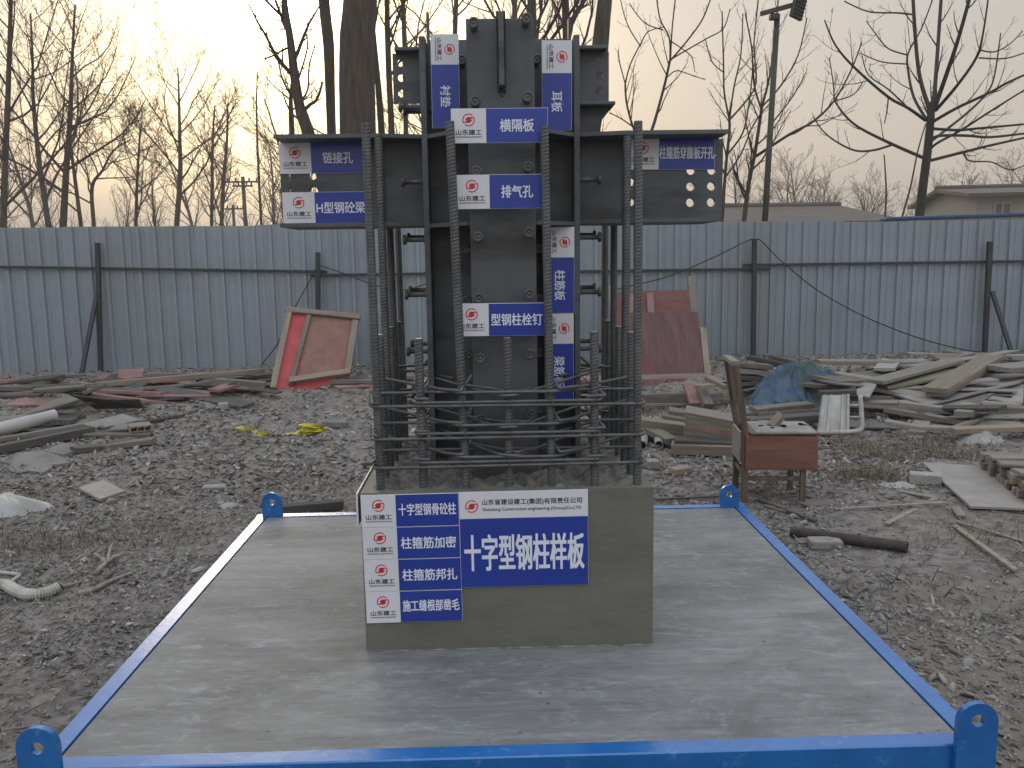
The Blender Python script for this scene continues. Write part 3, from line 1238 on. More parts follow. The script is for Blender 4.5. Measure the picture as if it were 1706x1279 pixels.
def small_sign(label, text, pc, w=.331, h=.115, vertical=False, roll=0.0, narrow=None, ang=0.0, parent=None):
    t = empty('sign_board', pc)
    t.rotation_euler = (RAD(ang), RAD((90 if vertical else 0) - roll), 0)
    tag(t, label, 'sign', 'blue and white sign boards on the column')
    th = .006
    mb = MB()
    mb.box((0, 0, 0), (w, th, h), .0006)
    mb.build('board', M_WHITE, t)
    wc = h * 1.04 if w > .3 else w * .34
    mb = MB()
    xl, xr = -w / 2 + wc, w / 2 - .0012
    mb.box(((xl + xr) / 2, -th / 2 - .0004, 0), (xr - xl, .0006, h - .0024), 0)
    mb.build('blue_panel', M_SIGNBLUE, t)
    y = -th / 2 - .0001
    xc = -w / 2 + wc / 2
    emblem(t, xc, h * .17, h * .185, y)
    text_mesh('山东建工', wc * .74, h * .155, xc, -h * .185, y, .018, M_INK, t)
    text_mesh('SHANDONG JIANGONG', wc * .74, h * .05, xc, -h * .325, y, .02, M_INK, t)
    n = len(text)
    ww = narrow or {2: .23, 3: .35, 5: .565, 7: .585, 8: .62}[n]
    mb_x = (xl + xr) / 2
    if text.startswith('H'):
        ww = .575
    text_mesh(text, w * ww, h * (.36 if n < 8 else .38), mb_x, 0.0 if n < 7 else .03 * h, y - .0008, .016, M_LETTER, t)
    return t


def at_sign(u0, v0, u1, v1, y):
    a, b = V(u0, v0, y), V(u1, v1, y)
    return (a + b) / 2, abs(b.x - a.x), abs(a.z - b.z)


pc, w, h = at_sign(751, 181, 913, 237, 2.975)
small_sign('blue sign lettered 横隔板 on the upper front face of the steel column', '横隔板', pc, w, h, roll=0)
pc, w, h = at_sign(757, 291.5, 908, 346.5, 2.975)
small_sign('blue sign lettered 排气孔 across the middle of the steel column', '排气孔', pc, w, h, roll=0)
pc, w, h = at_sign(757, 506, 908, 558, 2.975)
small_sign('blue sign lettered 型钢柱栓钉 on the lower front face of the column', '型钢柱栓钉', pc, w, h, roll=-.3)
pc, w, h = at_sign(464, 237.5, 609, 288, CY - .021)
small_sign('blue sign lettered 链接孔 on the upper left side beam', '链接孔', pc, w, h)
pc, w, h = at_sign(470, 320.5, 613, 371, CY - .021)
small_sign('blue sign lettered H型钢砼梁 on the lower left side beam', 'H型钢砼梁', pc, w, h)
pc, w, h = at_sign(1044, 230, 1190, 281.5, CY - .021)
small_sign('blue sign lettered 柱箍筋穿腹板开孔 on the right side beam', '柱箍筋穿腹板开孔', pc, w, h, roll=-.6)
YV = CY - FW / 2 - .0035
for (u0, v0, u1, v1, txt, lab) in ((716.5, 57, 767, 213, '衬垫', 'upright blue sign lettered 衬垫 beside the left flange at the column top'),
                                    (902, 67.5, 953, 217, '耳板', 'upright blue sign lettered 耳板 beside the right flange at the column top'),
                                    (908, 378, 957, 521, '柱筋板', 'upright blue sign lettered 柱筋板 below the right beam'),
                                    (907, 522.5, 956, 664, '梁筋板', 'upright blue sign lettered 梁筋板 low on the right of the column')):
    pc, w, h = at_sign(u0, v0, u1, v1, YV)
    small_sign(lab, txt, pc, h, w, vertical=True, roll=-.3)
ws = .3325
YB = 2.86 - .0037
for k, (txt, lab) in enumerate((('十字型钢骨砼柱', 'topmost small sign lettered 十字型钢骨砼柱 on the concrete base'),
                                ('柱箍筋加密', 'small sign lettered 柱箍筋加密, second from the top on the concrete base'),
                                ('柱箍筋邦扎', 'small sign lettered 柱箍筋邦扎, third from the top on the concrete base'),
                                ('施工缝根部凿毛', 'lowest small sign lettered 施工缝根部凿毛 on the concrete base'))):
    zc_ = .706 - k * .1145
    small_sign(lab, txt, (-.4535 + ws / 2 + .0012 * k, YB, zc_), ws, .1135, roll=.35)

# the large title sign
pc, w, h = at_sign(764.5, 819.5, 980, 973, YB)
big = empty('sign_board', pc)
big.rotation_euler = (0, RAD(-.2), 0)
tag(big, 'large blue title sign lettered 十字型钢柱样板 under a white company strip on the concrete base', 'sign', 'blue and white sign boards on the column')
MB().box((0, 0, 0), (w, .006, h), .0006).build('board', M_WHITE, big)
zb = h / 2 - h * .277
MB().box((0, -.0034, (zb - h / 2 + .001) / 2), (w - .002, .0006, zb + h / 2 - .001), 0).build('blue_panel', M_SIGNBLUE, big)
emblem(big, -w / 2 + w * .097, h / 2 - h * .148, w * .050, -.0031)
text_mesh('山东省建设建工(集团)有限责任公司', w * .775, h * .068, -w / 2 + w * .565, h / 2 - h * .112, -.0031, .016, M_INK, big)
text_mesh('Shandong Construction engineering (Group)Co.LTD', w * .765, h * .042, -w / 2 + w * .565, h / 2 - h * .188, -.0031, .012, M_INK, big)
text_mesh('十字型钢柱样板', w * .93, h * .375, 0, h / 2 - h * .635, -.0037, .016, M_LETTER, big)
# board on the left face of the base, seen on edge
sd = empty('sign_board', (bx0 - .012, 3.06, .71))
sd.rotation_euler = (0, 0, RAD(-90))
tag(sd, 'white edged board on the left face of the concrete base, seen edge on', 'sign', 'blue and white sign boards on the column')
MB().box((0, 0, 0), (.40, .006, .112), .0006).build('board', M_WHITE, sd)
MB().box((.06, -.0034, 0), (.27, .0006, .108), 0).build('blue_panel', M_SIGNBLUE, sd)

# ------------------------------------------------------------------ fence
YF = 12.2
f0 = V(0, 378, YF)
f1 = V(1706, 366.5, YF)


def fence_top(x):
    return f0.z + (f1.z - f0.z) * (x - f0.x) / (f1.x - f0.x)


fence = empty('sheet_metal_fence', (0, YF, 0))
tag(fence, 'long blue grey corrugated sheet metal fence with dark posts across the yard', 'fence')
FB = (0, YF, 0)
PW = .905
rf = random.Random(31)
x = -11.3
k = 0
while x < 11.2:
    prof = []
    rib = [(.0, 0), (.085, 0), (.094, -.036), (.138, -.036), (.147, 0)]
    pitch = PW / 4
    for i in range(4):
        for a, b in rib:
            prof.append((x + i * pitch + a, b))
        prof.append((x + i * pitch + .186, 0))
        prof.append((x + i * pitch + .191, -.005))
        prof.append((x + i * pitch + .199, -.005))
        prof.append((x + i * pitch + .204, 0))
    prof.append((x + PW + .012, -.001))
    yo = YF + (.004 if k % 2 else 0) + rf.uniform(-.0015, .0015)
    dz = rf.uniform(-.012, .010)
    lean = rf.uniform(-.012, .012)
    mb = MB()
    n = len(prof)
    zs = [-.06, .5, 1.0, 1.5, None]
    vs = []
    for z in zs:
        for a, b in prof:
            zz = fence_top(a) + dz if z is None else z
            dent = .010 * float(vnoise(a, zz, 1.7)) + .006 * float(vnoise(a, zz, 4.3))
            vs.append((a, yo + b + lean * zz * .3 + dent, zz))
    m = len(vs)
    vs += [(p[0], p[1] + .0012, p[2]) for p in vs]
    fs = []
    for r in range(len(zs) - 1):
        for i in range(n - 1):
            q = (r * n + i, r * n + i + 1, (r + 1) * n + i + 1, (r + 1) * n + i)
            fs.append(q)
            fs.append(tuple(j + m for j in q[::-1]))
    t0 = (len(zs) - 1) * n
    for i in range(n - 1):
        fs.append((t0 + i, t0 + i + 1, t0 + i + 1 + m, t0 + i + m))
    mb.add(vs, fs)
    build_rel(mb, 'sheet_panel', M_FENCE, fence, FB)
    x += PW
    k += 1
for (u0, v0, u1, v1, w) in ((162.5, 404, 168, 632, .058), (529.5, 420, 531, 645, .06), (1257, 398, 1255, 615, .058), (1649, 402, 1640, 600, .06)):
    a, b = V(u0, v0, YF - .11), V(u1, v1, YF - .13)
    b.z = -.05
    M = frame_from(b, a, (0, -1, 0))
    mb = MB()
    mb.box((0, 0, 0), ((a - b).length, w, w), .004, M)
    build_rel(mb, 'post', M_POST, fence, FB)
for (u0, v0, u1, v1) in ((160, 497, 133, 637), (1653, 485, 1688, 596)):
    a, b = V(u0, v0, YF - .13), V(u1, v1, YF - .5)
    mb = MB()
    mb.box((0, 0, 0), ((a - b).length, .055, .045), .004, frame_from(b, a, (0, -1, 0)))
    build_rel(mb, 'brace', M_POST, fence, FB)
for (u0, v0, u1, v1) in ((-300, 440, 545, 452.5), (517, 458.5, 1283, 447.5), (1238, 441.5, 2000, 431)):
    a, b = V(u0, v0, YF - .05), V(u1, v1, YF - .05)
    mb = MB()
    mb.box((0, 0, 0), ((a - b).length, .03, .038), .004, frame_from(a, b, (0, 0, 1)))
    build_rel(mb, 'rail', M_POST, fence, FB)


# hanging cables
def cable(name, pxs, y, label, r=.008):
    mb = MB()
    pts = [V(u, v, yy) for (u, v, yy) in pxs]
    sm = []
    for i in range(len(pts) - 1):
        p0 = pts[max(i - 1, 0)]
        p1, p2 = pts[i], pts[i + 1]
        p3 = pts[min(i + 2, len(pts) - 1)]
        for q in range(8):
            t = q / 8
            sm.append(.5 * ((2 * p1) + (p2 - p0) * t + (2 * p0 - 5 * p1 + 4 * p2 - p3) * t * t + (3 * p1 - p0 - 3 * p2 + p3) * t ** 3))
    sm.append(pts[-1])
    mb.tube(sm, r, 6)
    o = mb.build(name, M_CABLE, None, True)
    return tag(o, label, 'cable')


cable('hanging_cable', [(1257, 399, 12.0), (1245, 401, 12.0), (1190, 428, 12.0), (1120, 458, 12.0), (1060, 474, 12.0), (1010, 484, 12.0), (960, 480, 12.0)], 0,
      'black cable running down to the left from the post right of the column')
cable('hanging_cable', [(1257, 399, 12.0), (1268, 401, 12.0), (1300, 433, 12.0), (1360, 482, 12.0), (1430, 522, 12.0), (1500, 552, 12.0), (1570, 574, 12.0), (1640, 587, 12.0), (1712, 583, 12.0)], 0,
      'long black cable sagging to the right across the fence')
cable('hanging_cable', [(528, 447, 12.0), (512, 475, 12.0), (490, 515, 12.0), (462, 573, 12.0), (432, 612, 12.0), (426, 627, 11.9)], 0,
      'black cable slanting down to the left behind the red panel', .007)
cable('hanging_cable', [(530, 441, 12.0), (545, 446, 12.0), (580, 458, 12.0), (625, 475, 12.0), (665, 484, 12.0), (720, 470, 12.0)], 0,
      'black cable sagging to the right behind the rebars', .007)


# ------------------------------------------------------------------ trees
class Cfg:
    def __init__(self, **k):
        self.n = (9, 6, 4)
        self.ratio = (.55, .5, .5)
        self.ang = (45, 40, 40)
        self.up = .12
        self.wig = .10
        self.t0 = (.35, .25, .25)
        self.rr = .5
        self.minr = .004
        self.depth = 3
        self.__dict__.update(k)


def curve_pts(p, d, L, rng, wig, up, n):
    pts = [p.copy()]
    d = d.normalized()
    for i in range(n):
        d = (d + Vector((rng.gauss(0, wig), rng.gauss(0, wig), rng.gauss(0, wig) + up)) * (1.0)).normalized()
        p = p + d * (L / n)
        pts.append(p.copy())
    return pts


def along(pts, t):
    f = t * (len(pts) - 1)
    i = min(int(f), len(pts) - 2)
    return pts[i] + (pts[i + 1] - pts[i]) * (f - i), (pts[i + 1] - pts[i]).normalized()


def sprout(mb, pts, r0, r1, L, level, cfg, rng, plane=None):
    if level >= cfg.depth:
        return
    n = cfg.n[level]
    for k in range(n):
        t = cfg.t0[level] + (1 - cfg.t0[level]) * (k + rng.random()) / n
        t = min(t, .99)
        p, d = along(pts, t)
        r = (r0 + (r1 - r0) * t) * cfg.rr
        r = max(r, cfg.minr)
        ax = d.orthogonal().normalized()
        ax.rotate(Quaternion(d, rng.uniform(0, 2 * math.pi)))
        if plane is not None:
            ax = (ax + Vector(plane) * rng.choice((-1, 1)) * 1.2).normalized()
        nd = d.copy()
        nd.rotate(Quaternion(ax, RAD(cfg.ang[level] * rng.uniform(.65, 1.3))))
        l = L * cfg.ratio[level] * (1 - .55 * (t - cfg.t0[level])) * rng.uniform(.6, 1.2)
        ns = 5 if level == 0 else (4 if level == 1 else 3)
        q = curve_pts(p, nd, l, rng, cfg.wig, cfg.up, ns)
        rs = [max(cfg.minr * .7, r * (1 - .7 * i / ns)) for i in range(ns + 1)]
        mb.tube(q, rs, 5 if level == 0 else (4 if level == 1 else 3), False)
        sprout(mb, q, r, r * .35, l, level + 1, cfg, rng, plane)


def rel_to(mb, base):
    mb.v = [(p[0] - base.x, p[1] - base.y, p[2] - base.z) for p in mb.v]


def smooth_path(pts, k=5):
    out = []
    for i in range(len(pts) - 1):
        p0, p1, p2, p3 = pts[max(i - 1, 0)], pts[i], pts[i + 1], pts[min(i + 2, len(pts) - 1)]
        for q in range(k):
            t = q / k
            out.append(.5 * ((2 * p1) + (p2 - p0) * t + (2 * p0 - 5 * p1 + 4 * p2 - p3) * t * t + (3 * p1 - p0 - 3 * p2 + p3) * t ** 3))
    out.append(pts[-1])
    return out


def tree(name, label, group, y, trunk_px, limbs=(), cfg=None, seed=1, sides=8, bark=M_BARK, twig=M_TWIG, extra_h=0.0, crown=True, wob=.0):
    """trunk_px: (u, v, width px); limbs: lists of the same; all at depth y (limbs may carry a fourth value, a depth offset)."""
    rng = random.Random(seed)
    cfg = cfg or Cfg()

    def conv(l):
        pts, rs = [], []
        for q in l:
            yy = y + (q[3] if len(q) > 3 else 0)
            pts.append(V(q[0], q[1], yy))
            rs.append(q[2] / FPX * yy / 2)
        return pts, rs
    pts, rs = conv(trunk_px)
    b = pts[0].copy()
    d0 = (pts[0] - pts[1]).normalized()
    if d0.z < -.2:
        s = (b.z + .1) / -d0.z
        b = b + d0 * s
    b.z = -.1
    pts = [b] + pts
    rs = [rs[0] * 1.25] + rs
    if extra_h:
        d1 = (pts[-1] - pts[-2]).normalized()
        pts.append(pts[-1] + d1 * extra_h)
        rs.append(rs[-1] * .35)
    sp = smooth_path(pts)
    sr = list(np.interp(np.linspace(0, len(pts) - 1, len(sp)), range(len(pts)), rs))
    if wob:
        sr = [r * (1 + rng.uniform(-wob, wob)) for r in sr]
    base = Vector((b.x, b.y, 0))
    root = empty(name, base)
    tag(root, label, 'tree', group)
    mt = MB()
    mt.tube(sp, sr, sides, True)
    rel_to(mt, base)
    mt.build('trunk', bark, root, True)
    mc = MB()
    for l in limbs:
        lp, lr = conv(l)
        s2 = smooth_path(lp, 4)
        r2 = list(np.interp(np.linspace(0, len(lp) - 1, len(s2)), range(len(lp)), lr))
        mc.tube(s2, r2, 6, False)
        sprout(mc, s2, r2[0], r2[-1], sum((s2[i + 1] - s2[i]).length for i in range(len(s2) - 1)), 1, cfg, rng)
    if crown:
        L = sum((sp[i + 1] - sp[i]).length for i in range(len(sp) - 1))
        sprout(mc, sp, sr[0], sr[-1], L, 0, cfg, rng)
    if mc.v:
        rel_to(mc, base)
        mc.build('crown', twig, root, True)
    return root


Z1 = lambda x, y: (440 + x * .25, y * .25)
Z2 = lambda x, y: (820 + x * .25, y * .25)
Z5 = lambda x, y: (x * .3634, y * .3634)
Z6 = lambda x, y: (1080 + x * .367, y * .367)


def px(zf, *l):
    out = []
    for q in l:
        u, v = zf(q[0], q[1])
        out.append((u, v) + tuple(q[2:]))
    return out


GROVE = 'bare trees standing beyond the fence'
# trees close behind the fence, left of and behind the column
cf_hi = Cfg(n=(7, 6, 4), t0=(.5, .2, .2), ratio=(.25, .5, .5), up=.10)
tree('poplar_tree', 'very thick brown poplar trunk rising straight behind the left side beam', GROVE, 16.0,
     px(Z1, (625, 900, 58), (618, 500, 57), (622, 250, 56), (640, 0, 54), (640, -400, 50)), cfg=Cfg(n=(6, 6, 4), t0=(.75, .2, .2), ratio=(.35, .5, .5)), seed=2, sides=16, extra_h=6, wob=.012)
tree('poplar_tree', 'medium brown trunk just left of the thickest poplar, with the sun behind it', GROVE, 18.0,
     px(Z1, (450, 900, 15), (440, 600, 15.5), (430, 300, 18), (408, 100, 18), (395, -60, 17), (380, -400, 15)), cfg=Cfg(n=(5, 6, 4), t0=(.72, .2, .2), ratio=(.4, .5, .5)), seed=3, sides=12, extra_h=5, wob=.02)
tree('leaning_tree', 'dark leaning trunk with a crooked right branch above the left sign', GROVE, 17.0,
     px(Z1, (300, 900, 20), (240, 720, 17), (205, 520, 15), (172, 250, 12), (140, 60, 11), (125, -150, 9)),
     limbs=[px(Z1, (250, 755, 6), (300, 700, 5.5), (345, 670, 5), (375, 600, 4), (385, 545, 3)),
            px(Z1, (205, 300, 4), (130, 330, 3.5), (60, 370, 3), (0, 392, 2.5)),
            px(Z1, (215, 560, 4), (260, 430, 3), (290, 300, 2.5), (275, 210, 2)),
            px(Z1, (230, 690, 4), (290, 600, 3), (300, 440, 2.5), (340, 300, 2)),
            px(Z1, (180, 640, 3.5), (120, 520, 3), (90, 400, 2.5), (30, 300, 2))],
     cfg=Cfg(n=(7, 9, 6), t0=(.35, .1, .1), ratio=(.13, .32, .42), wig=.16, ang=(50, 50, 50)), seed=4, sides=10, extra_h=3)
tree('thin_tree', 'thin dark stem standing at the left of the leaning trunk', GROVE, 18.5,
     px(Z1, (185, 900, 9), (180, 760, 8), (178, 640, 6), (185, 540, 3)), cfg=Cfg(n=(7, 6, 4), ratio=(.2, .5, .5)), seed=5)
tree('thin_tree', 'slim trunk hugging the right edge of the thickest poplar', GROVE, 17.0,
     px(Z1, (785, 900, 11), (765, 620, 10), (742, 380, 9), (728, 200, 7), (700, -100, 6)), cfg=Cfg(n=(6, 6, 4), t0=(.5, .2, .2), ratio=(.15, .5, .5)), seed=6, extra_h=3)
tree('thin_tree', 'straight slim trunk left of the bracket on the column', GROVE, 19.0,
     px(Z1, (852, 900, 10), (832, 500, 9.5), (822, 200, 9), (818, 0, 8), (810, -300, 7)), cfg=Cfg(n=(10, 7, 4), t0=(.3, .2, .2), ratio=(.16, .5, .5)), seed=7, extra_h=4)
tree('thin_tree', 'dark slim trunk showing above the left bracket', GROVE, 22.0,
     px(Z1, (945, 900, 8), (940, 500, 8), (935, 250, 8), (925, 0, 7), (920, -300, 6)), cfg=Cfg(n=(12, 8, 5), t0=(.25, .2, .2), ratio=(.2, .5, .5)), seed=8, extra_h=4)
tree('poplar_tree', 'brown trunk standing right behind the top of the steel column', GROVE, 20.0,
     px(Z2, (275, 900, 15), (275, 400, 14), (265, 100, 14), (255, -300, 13)), cfg=Cfg(n=(14, 8, 5), t0=(.3, .2, .2), ratio=(.22, .5, .5)), seed=9, extra_h=5)
tree('poplar_tree', 'forked brown trunk behind the right flange of the column', GROVE, 20.0,
     px(Z2, (520, 900, 13), (500, 400, 12), (490, 100, 12), (478, -300, 11)), limbs=[px(Z2, (510, 190, 9), (560, 90, 8), (610, 0, 7), (660, -200, 6))],
     cfg=Cfg(n=(14, 8, 5), t0=(.25, .2, .2), ratio=(.22, .35, .5)), seed=10, extra_h=4)
tree('poplar_tree', 'stout brown trunk tapering up behind the right bracket', GROVE, 17.0,
     px(Z2, (650, 900, 30), (690, 700, 29), (712, 400, 27), (735, 150, 25), (760, -100, 22), (770, -400, 20)), cfg=Cfg(n=(6, 7, 5), t0=(.6, .2, .2), ratio=(.3, .5, .5)), seed=11, sides=12, extra_h=5, wob=.015)
tree('thin_tree', 'reddish thin trunk high behind the middle of the column', GROVE, 26.0,
     px(Z2, (150, 900, 9), (150, 300, 9), (150, 0, 8), (150, -300, 7)), cfg=Cfg(n=(16, 9, 6), t0=(.25, .2, .2), ratio=(.25, .45, .5), wig=.15), seed=12, extra_h=4)
tree('thin_tree', 'twiggy thin trunk high behind the left flange of the column', GROVE, 27.0,
     px(Z2, (-260, 900, 8), (-250, 300, 8), (-240, 0, 7), (-230, -300, 6)), cfg=Cfg(n=(16, 9, 6), t0=(.25, .2, .2), ratio=(.25, .45, .5), wig=.15), seed=13, extra_h=4)

# slender saplings to the right of the column
cs = Cfg(n=(6, 5, 3), ratio=(.3, .4, .4), t0=(.25, .2, .2), up=.10, wig=.10, ang=(35, 38, 35), minr=.003)
tree('sapling', 'slender dark sapling curving up from the middle of the right side beam', GROVE, 15.0,
     px(Z2, (1040, 940, 5.2), (1085, 800, 4.8), (1150, 560, 4.2), (1185, 400, 3.8)),
     limbs=[px(Z2, (1185, 400, 3), (1180, 250, 2.6), (1120, 130, 2.3), (1095, -20, 2)), px(Z2, (1188, 390, 2.6), (1200, 180, 2.2), (1222, -20, 2)),
            px(Z2, (1190, 400, 3), (1300, 270, 2.6), (1400, 130, 2.3), (1460, -20, 2)), px(Z2, (1190, 395, 2.6), (1300, 330, 2.2), (1440, 250, 2), (1540, 190, 1.8), (1585, 60, 1.6)),
            px(Z2, (1170, 510, 2), (1230, 470, 1.8), (1330, 500, 1.5), (1420, 530, 1.2)), px(Z2, (1185, 270, 2), (1260, 320, 1.8), (1330, 380, 1.6), (1350, 480, 1.2))],
     cfg=Cfg(n=(4, 3, 2), t0=(.4, .3, .3), ratio=(.2, .22, .3), minr=.003), seed=14, twig=M_TWIG_R)
tree('sapling', 'thin sapling bending up between the right bracket and the beam sign', GROVE, 15.5,
     px(Z2, (985, 960, 4), (930, 820, 3.6), (895, 680, 3.2), (886, 560, 3)),
     limbs=[px(Z2, (886, 560, 2.6), (920, 430, 2.2), (990, 290, 2), (1040, 210, 1.8), (1140, 180, 1.3)), px(Z2, (888, 560, 2), (850, 420, 1.8), (840, 330, 1.4)),
            px(Z2, (990, 310, 2), (920, 200, 1.8), (880, 100, 1.6), (850, -30, 1.4)), px(Z2, (960, 860, 2.4), (860, 790, 2), (780, 750, 1.6)), px(Z2, (1140, 200, 2), (1030, 160, 1.8), (960, 90, 1.6), (915, 20, 1.4))],
     cfg=Cfg(n=(4, 4, 2), t0=(.4, .3, .3), ratio=(.2, .3, .3), minr=.003), seed=15, twig=M_TWIG_R)
tree('sapling', 'many stemmed sapling rising at the right end of the side beam', GROVE, 16.0,
     px(Z6, (335, 1000, 6), (350, 780, 5), (368, 600, 4.5), (368, 540, 4.2)),
     limbs=[px(Z6, (368, 540, 3.4), (345, 420, 3), (342, 300, 2.6), (335, 50, 2)), px(Z6, (370, 530, 3), (390, 390, 2.6), (420, 250, 2.2), (430, 60, 1.8)),
            px(Z6, (372, 540, 3.2), (450, 450, 2.8), (490, 370, 2.5), (480, 200, 2.2), (500, 0, 1.8)), px(Z6, (360, 700, 3.2), (430, 600, 2.8), (460, 450, 2.4), (475, 300, 2)),
            px(Z6, (345, 810, 3), (420, 700, 2.6), (480, 560, 2.2), (560, 460, 2)), px(Z6, (345, 330, 2), (290, 280, 1.8), (260, 180, 1.5))],
     cfg=Cfg(n=(5, 6, 3), t0=(.4, .2, .2), ratio=(.2, .32, .35), minr=.003), seed=16, twig=M_TWIG_R)
tree('young_tree', 'young tree with fine upswept twigs crossing behind the lamp pole', GROVE, 17.0,
     px(Z6, (435, 1000, 8), (455, 840, 7), (485, 690, 6), (515, 490, 5)),
     limbs=[px(Z6, (515, 490, 4), (550, 350, 3.4), (570, 200, 3), (590, 0, 2.4)), px(Z6, (515, 500, 3.6), (480, 380, 3), (470, 220, 2.6), (440, 60, 2)),
            px(Z6, (487, 710, 5), (640, 610, 4.4), (750, 550, 3.8), (845, 455, 3.2), (920, 320, 2.6), (970, 190, 2)),
            px(Z6, (520, 480, 3), (600, 390, 2.6), (680, 250, 2.2), (720, 80, 1.8)), px(Z6, (845, 455, 2.6), (840, 380, 2), (822, 260, 1.6)),
            px(Z6, (560, 560, 2.6), (640, 460, 2.2), (690, 380, 1.8), (715, 330, 1.4)), px(Z6, (845, 458, 2.2), (930, 430, 1.8), (975, 370, 1.5))],
     cfg=Cfg(n=(9, 9, 4), t0=(.3, .15, .2), ratio=(.3, .38, .4), minr=.003, up=.16), seed=17, twig=M_TWIG_R)
# the big branching tree on the right
tree('paulownia_tree', 'bare spreading tree with long curving limbs to the right of the lamp pole', GROVE, 15.0,
     px(Z6, (1228, 1000, 15), (1250, 820, 14), (1266, 700, 13.5), (1280, 560, 12.5), (1286, 490, 11), (1292, 455, 6)),
     limbs=[px(Z6, (1278, 500, 8), (1235, 360, 7, .2), (1215, 200, 6.4, .4), (1200, -40, 5.6, .5)), px(Z6, (1295, 490, 8), (1310, 280, 6.6, .5), (1332, -40, 5.6, 1)),
            px(Z6, (1300, 490, 8.4), (1370, 290, 7.4, -.3), (1415, 150, 6.6, -.5), (1470, -50, 5.8, -.7)), px(Z6, (1305, 500, 6), (1400, 390, 5, -.6), (1490, 260, 4.2, -.9), (1520, 150, 3, -1.1), (1545, -20, 2.4, -1.2)),
            px(Z6, (1258, 545, 6), (1180, 490, 5.2, -.3), (1090, 440, 4.8, -.6), (940, 310, 4, -1), (850, 205, 3, -1.2), (800, 90, 2, -1.3)),
            px(Z6, (1262, 540, 5), (1205, 440, 4.4, .5), (1180, 320, 3.6, .8), (1180, 240, 3, .9), (1240, 130, 2.4, 1), (1290, 0, 2, 1.1)),
            px(Z6, (1250, 716, 5.6), (1110, 655, 5, .4), (960, 580, 4, .6), (890, 520, 3.4, .7), (845, 455, 2.6, .8)),
            px(Z6, (1110, 655, 4, .4), (1030, 680, 3.6, .3), (940, 683, 3.2, .2), (850, 640, 2.8, .2), (790, 590, 2.4, .1), (750, 530, 2, .1)),
            px(Z6, (1292, 552, 6), (1400, 490, 5.4, -.5), (1550, 420, 4.8, -.8), (1640, 370, 4.2, -1), (1800, 300, 3, -1.2)),
            px(Z6, (1272, 650, 5), (1350, 590, 4.6, .5), (1450, 510, 4.2, .8), (1530, 430, 3.4, 1), (1570, 350, 2.6, 1.1), (1600, 150, 1.8, 1.2)),
            px(Z6, (1279, 582, 5), (1400, 590, 4.4, -.4), (1500, 582, 4, -.6), (1720, 562, 3, -1)),
            px(Z6, (1274, 632, 4.6), (1330, 615, 4.5, .1), (1450, 615, 4.6, .4), (1550, 622, 4.2, .6), (1720, 604, 3.4, .8)),
            px(Z6, (1285, 727, 5.4), (1430, 690, 4.8, .2), (1550, 660, 4.2, .3), (1720, 622, 3.4, .4)),
            px(Z6, (1430, 692, 2.8, .2), (1460, 730, 2.6, .2), (1560, 735, 2.2, .2), (1640, 770, 2, .2), (1720, 745, 1.8, .2)),
            px(Z6, (1270, 688, 4.6), (1310, 650, 4.4, -.1), (1420, 590, 4, -.3), (1560, 500, 3.4, -.6), (1720, 400, 2.6, -.8)),
            px(Z6, (1200, 65, 3, .4), (1130, 58, 2.8, .4), (1000, 52, 2.4, .5), (890, 5, 2, .5)), px(Z6, (1180, 250, 2.6, .8), (1090, 220, 2.2, .9), (1030, 150, 1.8, 1), (990, 95, 1.4, 1)),
            px(Z6, (1175, 290, 2.4, .8), (1060, 280, 2, .8), (960, 240, 1.5, .8)), px(Z6, (1500, 225, 2.6, -.9), (1570, 235, 2.2, -1), (1640, 200, 1.9, -1), (1700, 140, 1.6, -1)),
            px(Z6, (1500, 262, 2.6, -.9), (1620, 265, 2.2, -1), (1720, 235, 1.8, -1)), px(Z6, (1090, 440, 2.6, -.6), (1084, 500, 2.2, -.6), (1072, 560, 1.6, -.6)),
            px(Z6, (1180, 490, 3, -.3), (1090, 405, 2.6, -.5), (1000, 340, 2, -.5), (970, 250, 1.5, -.5))],
     cfg=Cfg(n=(3, 5, 3), t0=(.6, .25, .2), ratio=(.12, .30, .42), minr=.0036, ang=(44, 44, 40), up=.17, wig=.06, rr=.42), seed=18, sides=10, twig=M_TWIG_R, bark=M_TWIG_R)
for (lab, y, l) in (('bare thin upright stem left of the spreading tree', 14.5, px(Z6, (1074, 1010, 3.4), (1080, 880, 3), (1076, 780, 2.4), (1070, 700, 2))),
                    ('bare thin stem leaning right into the spreading tree', 14.5, px(Z6, (1148, 1000, 3.4), (1190, 850, 3), (1225, 680, 2.4), (1260, 560, 2)))):
    tree('sapling', lab, GROVE, y, l, crown=False, seed=19, twig=M_TWIG_R)

